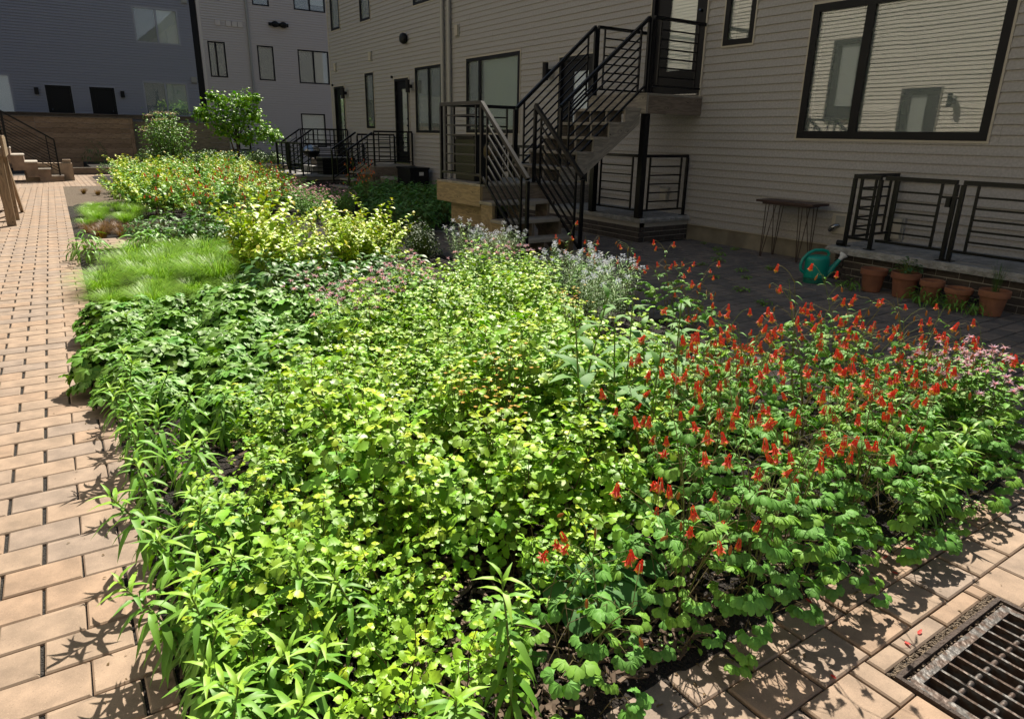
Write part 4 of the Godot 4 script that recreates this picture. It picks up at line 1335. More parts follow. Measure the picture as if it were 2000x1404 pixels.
func palmate(r: RandomNumberGenerator, n := 5, L := 0.065, W := 0.032) -> Array:
	var a := []
	for k in n:
		var y := lerpf(-1.7, 1.7, k / (n - 1.0))
		a.append([blade([[0.0, 0.1], [0.35, 0.3], [0.55, 0.62, 0.06], [0.66, 0.42], [0.85, 0.3, 0.05], [1.0, 0.0]], L, W * 1.4, 0.2, r.randf_range(0.2, 0.6)), turned(y + r.randfn() * 0.05, r.randf_range(-0.3, 0.0), Vector3.ZERO, 1.0 - 0.22 * absf(y) / 1.7)])
	return joined(a)

func hue(base: Color, r: RandomNumberGenerator, spread := 0.16) -> Color:
	var k := 1.0 + r.randfn() * spread
	return Color(base.r * k * (1.0 + r.randfn() * 0.1), base.g * k, base.b * k * (1.0 + r.randfn() * 0.12))

# ------------------------------------------------------------------ one shoot of a leafy shrub
func shoot(r: RandomNumberGenerator, h: float, n: int, tri: bool, size: float, lean: float) -> Dictionary:
	var pts := []
	var az := r.randf() * TAU
	var out := Vector3(cos(az), 0, sin(az))
	for i in 6:
		var t := i / 5.0
		pts.append(Vector3(0, h * t, 0) + out * lean * h * t * t + Vector3(r.randfn(), 0, r.randfn()) * 0.008 * t)
	var leaves := []
	for i in n:
		var t := lerpf(0.28, 1.0, (i + r.randf() * 0.5) / n)
		var f := t * 5.0
		var k := mini(int(f), 4)
		var p: Vector3 = pts[k].lerp(pts[k + 1], f - k)
		var yaw := i * 2.4 + r.randfn() * 0.35
		var pitch := lerpf(-0.35, 0.45, t) + r.randfn() * 0.3
		var s: float = size * lerpf(1.1, 0.62, pow(t, 3.0)) * r.randf_range(0.8, 1.2)
		var reach := (0.028 if tri else 0.004) * s
		var dir := Vector3(-sin(yaw), 0.35, -cos(yaw))
		leaves.append([turned(yaw, pitch, p + dir * reach, s, r.randfn() * 0.25), t])
	return {"pts": pts, "leaves": leaves}

func shoot_mesh(r: RandomNumberGenerator, d: Dictionary, shapes: Array, low: Color, high: Color, tip: Color, wood: Color, rad := 0.0028) -> ArrayMesh:
	var m := MB.new(true)
	var rr := []
	for i in d.pts.size():
		rr.append(rad * (1.0 - 0.7 * i / 5.0))
	m.tube(d.pts, rr, 4, wood, false)
	# every leaf takes its hue by chance; only the just-unfolded leaf at the very tip is yellow
	for l in d.leaves:
		var c := low.lerp(high, r.randf())
		if l[1] > 0.965:
			c = tip
		m.shape(shapes[r.randi() % shapes.size()], l[0], hue(c, r))
	return m.mesh()

var poly_cache := {}
func scatter(poly: PackedVector2Array, gap: float, seed_: int) -> Array:
	var r := RandomNumberGenerator.new()
	r.seed = seed_
	var lo := poly[0]
	var hi := poly[0]
	for p in poly:
		lo = lo.min(p)
		hi = hi.max(p)
	var out := []
	var area := (hi - lo).x * (hi - lo).y
	for i in int(area / gap / gap * 14):
		var p := Vector2(r.randf_range(lo.x, hi.x), r.randf_range(lo.y, hi.y))
		if not Geometry2D.is_point_in_polygon(p, poly):
			continue
		var ok := true
		for q in out:
			if q.distance_squared_to(p) < gap * gap:
				ok = false
				break
		if ok:
			out.append(p)
	return out

func V2(a: Array) -> PackedVector2Array:
	var o := PackedVector2Array()
	for i in a.size() / 2:
		o.append(Vector2(a[2 * i], a[2 * i + 1]))
	return o

# ------------------------------------------------------------------ plants
const C_SUMAC_LOW := Color(0.17, 0.34, 0.03)
const C_SUMAC := Color(0.31, 0.50, 0.035)
const C_SUMAC_TIP := Color(0.40, 0.50, 0.035)
const C_STALK := Color(0.15, 0.32, 0.035)
const C_STALK_TIP := Color(0.25, 0.42, 0.04)
const C_COL := Color(0.11, 0.27, 0.045)
const C_GER := Color(0.135, 0.29, 0.036)
const C_YEL := Color(0.46, 0.58, 0.035)
const C_YEL_LOW := Color(0.30, 0.45, 0.03)
const C_TWIG := Color(0.11, 0.065, 0.04)
const C_STEM := Color(0.15, 0.2, 0.05)

var shapes := {}

func make_shapes():
	var r := RandomNumberGenerator.new()
	r.seed = 42
	for k in ["tri", "bi", "palm", "ovate", "lance", "round", "heart", "toothed"]:
		shapes[k] = []
	for i in 5:
		shapes.tri.append(trifoliate(r))
		shapes.bi.append(biternate(r))
		shapes.palm.append(palmate(r))
		shapes.ovate.append(blade(OVATE, 0.05, 0.034, r.randf_range(0.1, 0.4), r.randf_range(0.1, 0.6)))
		shapes.lance.append(blade(LANCE, 0.10, 0.021, r.randf_range(0.2, 0.6), r.randf_range(0.5, 1.3), r.randfn() * 0.08))
		shapes.heart.append(blade(HEART, 0.10, 0.10, r.randf_range(0.1, 0.35), r.randf_range(0.2, 0.6)))
		shapes.round.append(blade(ROUND, 0.11, 0.11, r.randf_range(0.05, 0.25), r.randf_range(0.2, 0.6)))
		shapes.toothed.append(blade([[0.0, 0.12], [0.18, 0.4], [0.3, 0.36, 0.02], [0.45, 0.5], [0.55, 0.42, 0.02], [0.75, 0.3], [1.0, 0.0]], 0.075, 0.04, r.randf_range(0.1, 0.4), r.randf_range(0.2, 0.6)))

func leaf_mesh(key: String, i: int, c: Color) -> ArrayMesh:
	var id := "leaf %s %d %s" % [key, i, c]
	if not cache.has(id):
		var m := MB.new(true)
		m.shape(shapes[key][i], Transform3D.IDENTITY, c)
		if key == "bi":
			m.tube([Vector3(0, 0, -0.03), Vector3(0, -0.03, 0.03), Vector3(0, -0.14, 0.07)], [0.0012, 0.0015, 0.002], 4, Color(0.14, 0.11, 0.05), false)
		cache[id] = m.mesh()
	return cache[id]

var lumps := FastNoiseLite.new()
func shrub_kind(called: String, label: String, group: String, spots: Array, variants: Array, loose: Array, stems: Vector2i, spread: float, size: Vector2, mats: Array, y := 0.0, separate = null):
	# variants: joined shoots; loose: [stem mesh, [[leaf mesh, transform]]] for plants close enough to tell the leaves apart
	var r := RandomNumberGenerator.new()
	r.seed = hash(called + label)
	for p in spots:
		var t := thing(called, label, "shrub", Vector3(p.x, y, p.y), r.randf() * TAU, group)
		var n := r.randi_range(stems.x, stems.y)
		var grow := clampf(1.0 + 0.55 * lumps.get_noise_2d(p.x, p.y) + r.randfn() * 0.1, 0.6, 1.45)
		var near: bool = separate != null and separate.call(p)
		for k in n:
			var a := TAU * (k + r.randf() * 0.7) / n
			var q := Vector3(cos(a), 0, sin(a)) * spread * sqrt(r.randf())
			var xf := Transform3D(Basis.from_euler(Vector3(r.randfn() * 0.14, r.randf() * TAU, r.randfn() * 0.14)).scaled(Vector3.ONE * grow * r.randf_range(size.x, size.y)), q)
			var m: Material = mats[r.randi() % mats.size()]
			if near and loose.size():
				var l: Array = loose[r.randi() % loose.size()]
				var s := part(t, "stem", l[0], m, xf)
				for e in l[1]:
					part(s, "leaf", e[0], m, e[1])
			else:
				part(t, "leafy_stem", variants[r.randi() % variants.size()], m, xf)

func sumac():
	var r := RandomNumberGenerator.new()
	r.seed = 11
	var vs := []
	for i in 10:
		vs.append(shoot_mesh(r, shoot(r, r.randf_range(0.28, 0.54), 20, true, 0.98, r.randf_range(0.1, 0.45)), shapes.tri, C_SUMAC_LOW, C_SUMAC, C_SUMAC_TIP, C_TWIG))
	var loose := []
	for i in 4:
		var d := shoot(r, r.randf_range(0.30, 0.42), 15, true, 1.0, r.randf_range(0.1, 0.45))
		var m := MB.new(true)
		m.tube(d.pts, [0.003, 0.0027, 0.0023, 0.0019, 0.0014, 0.001], 5, C_TWIG, false)
		var ls := []
		for l in d.leaves:
			var c: Color = C_SUMAC_LOW.lerp(C_SUMAC, snappedf(r.randf(), 0.34)) if l[1] < 0.965 else C_SUMAC.lerp(C_SUMAC_TIP, 0.8)
			ls.append([leaf_mesh("tri", r.randi() % 5, c), l[0]])
		loose.append([m.mesh(), ls])
	var zone := V2([0.72, -3.07, 1.2, -3.61, 2.06, -4.36, 2.82, -5.13, 3.45, -5.3, 3.6, -4.9, 2.9, -3.5, 2.6, -2.9, 2.75, -2.72, 2.94, -2.59, 3.08, -2.38, 2.2, -1.95, 1.6, -1.7, 1.38, -1.42, 1.25, -1.3, 0.94, -1.25, 0.78, -1.2, 0.66, -1.16, 0.42, -1.3, 0.25, -1.5, 0.3, -1.75, 0.42, -2.06, 0.42, -2.29])
	var spots := scatter(zone, 0.225, 5)
	var lots := {}
	for p in spots:
		var k := 0
		if p.y > -1.75 and p.x < 1.3:
			k = 1
		elif p.x > 2.3:
			k = 2
		elif p.y < -3.4:
			k = 3
		elif p.x < 0.8:
			k = 4
		if not lots.has(k):
			lots[k] = []
		lots[k].append(p)
	for k in lots:
		shrub_kind("sumac_shrub", ["low lime green sumac shrub with three lobed leaflets in the thick of the bed", "low lime green sumac shrub by the open soil at the bed front", "low lime green sumac shrub near the patio and blue stars", "low lime green sumac shrub beside the pale pink flowers", "low lime green sumac shrub next to the aster stalks of the path edge"][k], ["low sumac shrubs", "sumac shrubs at the bed front", "sumac shrubs near the patio", "sumac shrubs by the pink flowers", "sumac shrubs by the path edge"][k], lots[k], vs, loose, Vector2i(7, 9), 0.15, Vector2(0.82, 1.15), [M.leaf_a, M.leaf_b, M.leaf_c, M.leaf_a], 0.0, func(p): return p.y > -1.62 and p.x < 1.3)

func stalk(at: Vector3, h: float, r: RandomNumberGenerator, label: String, group: String):
	# upright stem with whorls of narrow leaves, paler at the top
	var t := thing("aster_stalk", label, "plant", at, r.randf() * TAU, group)
	var lean := Vector3(r.randfn() * 0.08, 0, r.randfn() * 0.08)
	var pts := []
	for i in 5:
		var k := i / 4.0
		pts.append(Vector3(0, h * k, 0) + lean * k * k)
	var m := MB.new(true)
	m.tube(pts, [0.0045, 0.0042, 0.0038, 0.003, 0.002], 6, C_STEM, false)
	part(t, "stem", m.mesh(), M.leaf_a)
	var n := 46
	for i in n:
		var k := lerpf(0.12, 1.0, i / (n - 1.0))
		var f := k * 4.0
		var j := mini(int(f), 3)
		var p: Vector3 = pts[j].lerp(pts[j + 1], f - j)
		var top := smoothstep(0.72, 1.0, k)
		var pitch := lerpf(-0.55, 0.1, k) + top * 0.85 + r.randfn() * 0.15
		var s := lerpf(1.0, 0.62, top) * r.randf_range(0.8, 1.15) * lerpf(0.75, 1.0, smoothstep(0.0, 0.4, k))
		var c: Color = C_STALK_TIP if k > 0.9 else [C_STALK * 0.85, C_STALK, C_STALK * 1.12][r.randi() % 3]
		part(t, "leaf", leaf_mesh("lance", r.randi() % 5, c), M.leaf_a if i % 3 else M.leaf_b, turned(i * 2.4 + r.randfn() * 0.2, pitch, p, s))

func stalks():
	var r := RandomNumberGenerator.new()
	r.seed = 23
	var edge := [0.31, -4.62, 0.21, -3.98, 0.17, -3.6, 0.3, -3.73, 0.16, -3.27, 0.22, -3.16, 0.36, -3.36, 0.24, -2.95, 0.14, -2.75, 0.28, -2.81, 0.51, -3.18, 0.66, -3.32, 0.68, -2.93, 0.16, -2.4, 0.29, -2.44, 0.35, -2.35, 0.14, -2.23, 0.22, -2.17, 0.32, -2.13, 0.13, -1.87, 0.2, -1.95, 0.27, -1.93, 0.13, -1.76, 0.2, -1.69, 0.29, -1.82, 0.12, -1.44, 0.18, -1.61, 0.22, -1.5, 0.13, -1.57, 0.24, -1.34, 0.28, -1.28, 0.15, -1.34, 0.19, -1.22, 0.13, -1.26, 0.30, -1.17]
	for i in edge.size() / 2:
		stalk(Vector3(edge[2 * i], 0.0, edge[2 * i + 1]), r.randf_range(0.26, 0.4), r, "upright green stalk with whorled narrow leaves along the path edge", "aster stalks along the path edge")
	var inner := [0.55, -1.43, 0.60, -1.10, 0.78, -1.12, 0.42, -1.5, 0.59, -2.34, 0.5, -2.53, 0.4, -2.19, 1.24, -3.3, 1.69, -3.2]
	for i in inner.size() / 2:
		stalk(Vector3(inner[2 * i], 0.0, inner[2 * i + 1]), r.randf_range(0.26, 0.42), r, "upright stalk of narrow leaves rising among the low sumac shrubs", "aster stalks among the sumac")
	var far := [3.06, -1.21, 3.0, -1.08, 2.7, -1.08, 2.86, -1.09, 3.3, -1.26, 3.18, -1.12, 3.42, -1.15, 3.1, -1.35]
	for i in far.size() / 2:
		stalk(Vector3(far[2 * i], 0.0, far[2 * i + 1]), r.randf_range(0.22, 0.34), r, "upright stalk of narrow leaves at the bed corner by the columbines", "aster stalks at the bed corner")

func columbine_flower(r: RandomNumberGenerator, open: float) -> ArrayMesh:
	# nodding: hangs from the origin; five red spurs up, flared sepals and yellow lips down
	var m := MB.new(true)
	var red := Color(0.76, 0.07, 0.04).lerp(Color(0.74, 0.18, 0.06), r.randf() * 0.5)
	var deep := Color(0.66, 0.15, 0.08)
	var yel := Color(0.78, 0.52, 0.05)
	for i in 5:
		var a := TAU * i / 5 + r.randfn() * 0.08
		var o := Vector3(cos(a), 0, sin(a))
		var up := r.randf_range(0.85, 1.15)
		m.tube([o * 0.0088 + Vector3(0, -0.015, 0), o * 0.0078 + Vector3(0, -0.002, 0), o * 0.0066 + Vector3(0, 0.012 * up, 0), o * 0.0052 + Vector3(0, 0.021 * up, 0), o * 0.0048 + Vector3(0, 0.024 * up, 0)], [0.0040, 0.0028, 0.0016, 0.0012, 0.0019], 5, red, false)
		var lip := blade([[0.0, 0.5], [0.5, 0.6], [1.0, 0.25]], 0.009, 0.010, 0.3, 0.0)
		m.shape(lip, Transform3D(Basis(Vector3.UP, -a - PI / 2) * Basis(Vector3.RIGHT, -1.25), o * 0.0095 + Vector3(0, -0.015, 0)), yel)
		var b := a + PI / 5
		var o2 := Vector3(cos(b), 0, sin(b))
		var sep := blade([[0.0, 0.18], [0.3, 0.5], [0.65, 0.38], [1.0, 0.0]], 0.025, 0.011, 0.2, -0.25)
		m.shape(sep, Transform3D(Basis(Vector3.UP, -b - PI / 2) * Basis(Vector3.RIGHT, lerpf(-1.25, -0.45, open) + r.randfn() * 0.1), o2 * 0.004 + Vector3(0, -0.004, 0)), hue(red.lerp(deep, 0.5), r, 0.1))
	for i in 6:
		var a := TAU * i / 6 + 0.3
		m.tube([Vector3(cos(a) * 0.003, -0.012, sin(a) * 0.003), Vector3(cos(a) * 0.0045, -0.034, sin(a) * 0.0045)], [0.0007, 0.0013], 3, Color(0.62, 0.48, 0.08), false)
	return m.mesh()

var flowers := []
var buds := []
func columbine(at: Vector3, r: RandomNumberGenerator, label: String, group: String, tall: float, n_leaf: int, n_stem: int, lush := 1.0):
	var t := thing("columbine", label, "plant", at, r.randf() * TAU, group)
	for i in n_leaf:
		var a := i * 2.4 + r.randfn() * 0.3
		var rad := 0.22 * lush * sqrt((i + 0.5) / n_leaf)
		var hgt := lerpf(0.44, 0.14, pow(rad / (0.22 * lush), 1.5)) * tall / 0.62 + r.randfn() * 0.03
		var p := Vector3(cos(a) * rad, maxf(0.05, hgt), sin(a) * rad)
		part(t, "leaf", leaf_mesh("bi", r.randi() % 5, [C_COL, C_COL * 1.3, Color(0.19, 0.38, 0.045)][r.randi() % 3]), M.leaf_matt, turned(-a - PI / 2 + r.randfn() * 0.3, r.randf_range(-0.5, 0.15), p, r.randf_range(0.68, 1.08), r.randfn() * 0.2))
	for i in n_stem:
		var a := TAU * (i + r.randf() * 0.6) / n_stem
		var out := Vector3(cos(a), 0, sin(a)) * r.randf_range(0.06, 0.22)
		var h := tall * r.randf_range(0.72, 1.12)
		var m := MB.new(true)
		var c := Color(0.20, 0.17, 0.06) if r.randf() < 0.5 else Color(0.17, 0.2, 0.06)
		var top := out + Vector3(0, h, 0)
		var mid := out * 0.35 + Vector3(0, h * 0.55, 0)
		m.tube([Vector3.ZERO, out * 0.12 + Vector3(0, h * 0.28, 0), mid, out * 0.65 + Vector3(0, h * 0.8, 0), top], [0.0028, 0.0026, 0.0022, 0.0017, 0.0012], 4, c, false)
		var hang := []
		for k in r.randi_range(3, 4):
			var from: Vector3 = mid.lerp(top, 0.25 + 0.75 * r.randf())
			var b := r.randf() * TAU
			var tip: Vector3 = from + Vector3(cos(b) * r.randf_range(0.03, 0.10), r.randf_range(0.02, 0.10), sin(b) * r.randf_range(0.03, 0.10))
			var over := tip + Vector3(cos(b) * 0.022, 0.010, sin(b) * 0.022)
			var end := over + Vector3(cos(b) * 0.012, -0.014, sin(b) * 0.012)
			m.tube([from, from.lerp(tip, 0.5) + Vector3(0, 0.012, 0), tip, over, end], [0.0014, 0.0012, 0.0011, 0.001, 0.001], 4, c, false)
			m.shape(shapes.lance[k % 5], turned(b + 1.2, 0.3, from, 0.42), C_COL * 1.3)
			hang.append(end)
		var st := part(t, "flower_stem", m.mesh(), M.leaf_matt)
		for e in hang:
			if r.randf() < 0.78:
				part(st, "flower", flowers[r.randi() % flowers.size()], M.petal, Transform3D(Basis.from_euler(Vector3(r.randfn() * 0.25, r.randf() * TAU, r.randfn() * 0.25)).scaled(Vector3.ONE * r.randf_range(0.66, 0.92)), e))
			else:
				part(st, "bud", buds[0], M.petal, Transform3D(Basis.from_euler(Vector3(r.randfn() * 0.3, r.randf() * TAU, r.randfn() * 0.3)), e))

func columbines():
	var r := RandomNumberGenerator.new()
	r.seed = 31
	for i in 8:
		flowers.append(columbine_flower(r, (i % 5) / 4.0))
	var b := MB.new(true)
	b.tube([Vector3(0, 0.004, 0), Vector3(0, -0.008, 0), Vector3(0, -0.02, 0), Vector3(0, -0.028, 0)], [0.002, 0.0055, 0.005, 0.001], 6, Color(0.36, 0.16, 0.04), false)
	buds.append(b.mesh())
	var zone := V2([1.5, -1.5, 2.05, -1.9, 2.71, -2.3, 3.35, -2.4, 3.85, -2.1, 3.6, -1.4, 2.95, -1.18, 2.3, -1.12, 1.8, -1.11, 1.35, -1.12, 1.25, -1.3])
	for p in scatter(zone, 0.27, 9):
		columbine(Vector3(p.x, 0.0, p.y), r, "red and yellow columbine in full bloom beside the front pavers", "columbines by the front pavers", r.randf_range(0.52, 0.74), 40, 5)
	for p in [Vector2(3.15, -1.14), Vector2(3.4, -1.16), Vector2(3.62, -1.22), Vector2(2.9, -1.12), Vector2(2.45, -1.1), Vector2(2.05, -1.09), Vector2(1.62, -1.09)]:
		columbine(Vector3(p.x, 0, p.y), r, "leafy columbine without flowers hanging over the paver edge", "leafy columbines at the paver edge", 0.44, 30, 0)
	for p in [Vector2(0.98, -1.14), Vector2(1.12, -1.16), Vector2(1.05, -1.3)]:
		columbine(Vector3(p.x, 0, p.y), r, "small columbine with drooping red flowers at the bed's open front corner", "columbines at the open front corner", 0.36, 14, 1, 0.8)
	for p in [Vector2(4.0, -4.6), Vector2(3.95, -4.1), Vector2(4.02, -3.7), Vector2(3.85, -3.3), Vector2(3.95, -5.0)]:
		columbine(Vector3(p.x, 0, p.y), r, "columbine with red flowers leaning over the dark patio", "columbines along the patio edge", 0.58, 28, 4)
	for p in [Vector2(3.95, -1.75), Vector2(4.05, -1.35), Vector2(3.9, -1.5)]:
		columbine(Vector3(p.x, 0, p.y), r, "columbine in the house shadow at the patio corner", "columbines in the house shadow", 0.55, 16, 4)
	for p in scatter(V2([1.1, -9.6, 1.6, -11.4, 2.2, -14.6, 3.6, -16.0, 3.9, -13.4, 2.6, -9.9, 1.5, -8.9]), 0.6, 3):
		columbine(Vector3(p.x, 0, p.y), r, "distant red columbine among the yellow green shrubs", "columbines among the yellow shrubs", 0.84, 14, 3)
	for p in [Vector2(5.1, -12.6), Vector2(5.3, -13.1), Vector2(5.6, -13.9), Vector2(5.2, -13.6)]:
		columbine(Vector3(p.x, 0, p.y), r, "tall columbine in the shaded bed by the wooden landing", "columbines in the shaded bed", 0.85, 14, 4)

func clump_mesh(r: RandomNumberGenerator, key: String, n: int, rad: float, h: float, c: Color, s: Vector2, stalk_c := C_STEM) -> ArrayMesh:
	# a mound of leaves on thin stalks
	var m := MB.new(true)
	for i in n:
		var a := i * 2.4 + r.randfn() * 0.3
		var q := sqrt((i + 0.5) / n)
		var p := Vector3(cos(a) * rad * q, h * (1.0 - 0.65 * q * q) * r.randf_range(0.7, 1.12), sin(a) * rad * q)
		m.tube([Vector3(cos(a) * 0.01, 0, sin(a) * 0.01), Vector3(p.x * 0.5, p.y * 0.7, p.z * 0.5), p], [0.0018, 0.0015, 0.0012], 3, stalk_c, false)
		m.shape(shapes[key][r.randi() % 5], turned(-a - PI / 2 + r.randfn() * 0.5, lerpf(0.35, -0.5, q) + r.randfn() * 0.25, p, r.randf_range(s.x, s.y), r.randfn() * 0.2), hue(c, r, 0.2))
	return m.mesh()

func clumps(called: String, label: String, group: String, spots: Array, vs: Array, m: Material, s := Vector2(0.85, 1.15), cat := "plant", y := 0.0, top: Array = [], tm: Material = null, topname := "flowers"):
	var r := RandomNumberGenerator.new()
	r.seed = hash(label)
	for p in spots:
		var t := thing(called, label, cat, Vector3(p.x, y, p.y), r.randf() * TAU, group)
		var k := r.randi() % vs.size()
		var xf := Transform3D(Basis.from_scale(Vector3.ONE * r.randf_range(s.x, s.y)), Vector3.ZERO)
		part(t, "foliage", vs[k], m, xf)
		if top.size():
			if top[k] is Array:
				for h in top[k][1]:
					part(t, "flower_head", top[k][0], tm, Transform3D(xf.basis * Basis(Vector3.UP, r.randf() * TAU), xf * h))
			else:
				part(t, topname, top[k], tm, xf)

func grass_mesh(r: RandomNumberGenerator, n: int, h: float, rad: float, c: Color, w := 0.0022) -> ArrayMesh:
	var m := MB.new(true)
	for i in n:
		var a := r.randf() * TAU
		var o := Vector3(cos(a), 0, sin(a))
		var b := o * rad * 0.25 * sqrt(r.randf())
		var hh := h * r.randf_range(0.6, 1.15)
		var sp := rad * r.randf_range(0.25, 1.1)
		var side := Vector3(-sin(a), 0, cos(a)) * w
		var p := [b, b + o * sp * 0.22 + Vector3(0, hh * 0.6, 0), b + o * sp * 0.6 + Vector3(0, hh * 0.95, 0), b + o * sp + Vector3(0, hh * 0.82, 0)]
		var k := m.v.size()
		var cc := hue(c, r, 0.2)
		for j in 3:
			m.v.append_array(PackedVector3Array([p[j] - side * (1.0 - j * 0.22), p[j] + side * (1.0 - j * 0.22)]))
			m.c.append_array(PackedColorArray([cc, cc]))
		m.v.append(p[3])
		m.c.append(cc * 1.15)
		m.ix.append_array(PackedInt32Array([k, k + 2, k + 1, k + 1, k + 2, k + 3, k + 2, k + 4, k + 3, k + 3, k + 4, k + 5, k + 4, k + 6, k + 5]))
	return m.mesh()

func amsonia_mesh(r: RandomNumberGenerator) -> Array:
	var m := MB.new(true)
	var f := MB.new(true)
	var heads := []
	for k in 14:
		var d := Vector3(r.randfn(), r.randfn() * 0.8 + 0.4, r.randfn()).normalized() * r.randf_range(0.008, 0.026)
		for j in 5:
			f.shape(blade(THIN, 0.011, 0.006, 0.1, 0.1), turned(TAU * j / 5, 0.25 + r.randfn() * 0.3, d + Vector3(0, 0.02, 0), 1.0), hue(Color(0.46, 0.54, 0.64), r, 0.08))
	for i in 16:
		var a := i * 2.4
		var q := sqrt((i + 0.5) / 16.0)
		var top := Vector3(cos(a) * 0.2 * q, lerpf(0.56, 0.44, q) * r.randf_range(0.9, 1.08), sin(a) * 0.2 * q)
		var base := Vector3(cos(a) * 0.04, 0, sin(a) * 0.04)
		m.tube([base, base.lerp(top, 0.5) + Vector3(0, 0.03, 0), top], [0.0026, 0.0022, 0.0015], 4, C_STEM, false)
		for k in 44:
			var t := lerpf(0.2, 1.0, k / 43.0)
			m.shape(blade(THIN, 0.055, 0.0048, 0.1, 0.4), turned(k * 2.4 + r.randfn() * 0.2, 0.5 + r.randfn() * 0.25, base.lerp(top, t) + Vector3(0, 0.03 * sin(t * PI), 0), r.randf_range(0.7, 1.1)), hue(Color(0.19, 0.33, 0.11), r))
		if i % 5 < 4:
			heads.append(top)
	return [m.mesh(), [f.mesh(), heads]]

func pink_mesh(r: RandomNumberGenerator, c: Color) -> Array:
	var m := MB.new(true)
	var f := MB.new(true)
	var heads := []
	for k in 18:
		f.shape(blade(THIN, 0.026, 0.008, 0.2, 0.5), turned(TAU * k / 18 + r.randfn() * 0.2, r.randf_range(0.0, 1.2), Vector3.ZERO, r.randf_range(0.7, 1.15)), hue(c, r, 0.12))
	for i in 18:
		var a := i * 2.4
		var q := sqrt((i + 0.5) / 18.0)
		var top := Vector3(cos(a) * 0.22 * q, lerpf(0.50, 0.40, q) * r.randf_range(0.85, 1.1), sin(a) * 0.22 * q)
		m.tube([top * Vector3(0.3, 0, 0.3), top], [0.002, 0.0015], 4, C_STEM, false)
		for k in 12:
			var t := lerpf(0.2, 0.92, k / 11.0)
			m.shape(shapes.toothed[k % 5], turned(k * 1.57 + i + r.randfn() * 0.2, r.randf_range(-0.3, 0.3), (top * Vector3(0.3, 0, 0.3)).lerp(top, t), r.randf_range(0.45, 0.75)), hue(C_GER * 1.1, r))
		heads.append(top)
	return [m.mesh(), [f.mesh(), heads]]

func tall_stalk(at: Vector3, h: float, r: RandomNumberGenerator, label: String, group: String):
	# broad upright leaves in pairs up a stout stem
	var t := thing("milkweed", label, "plant", at, r.randf() * TAU, group)
	var m := MB.new(true)
	var lean := Vector3(r.randfn() * 0.05, 0, r.randfn() * 0.05)
	m.tube([Vector3.ZERO, lean * 0.3 + Vector3(0, h * 0.5, 0), lean + Vector3(0, h, 0)], [0.005, 0.0045, 0.003], 6, C_STEM, false)
	part(t, "stem", m.mesh(), M.leaf_a)
	for i in 14:
		var k := lerpf(0.2, 1.0, i / 13.0)
		var s := lerpf(1.5, 0.8, smoothstep(0.6, 1.0, k)) * r.randf_range(0.85, 1.15)
		var xf := turned((i % 2) * PI + floorf(i / 2.0) * 1.57 + r.randfn() * 0.2, lerpf(0.1, 0.9, k) + r.randfn() * 0.2, lean * k * k + Vector3(0, h * k, 0), s)
		xf.basis = xf.basis * Basis.from_scale(Vector3(1.7, 1, 1))
		part(t, "leaf", leaf_mesh("lance", r.randi() % 5, [Color(0.085, 0.22, 0.045), Color(0.11, 0.26, 0.045)][i % 2]), M.leaf_matt, xf)

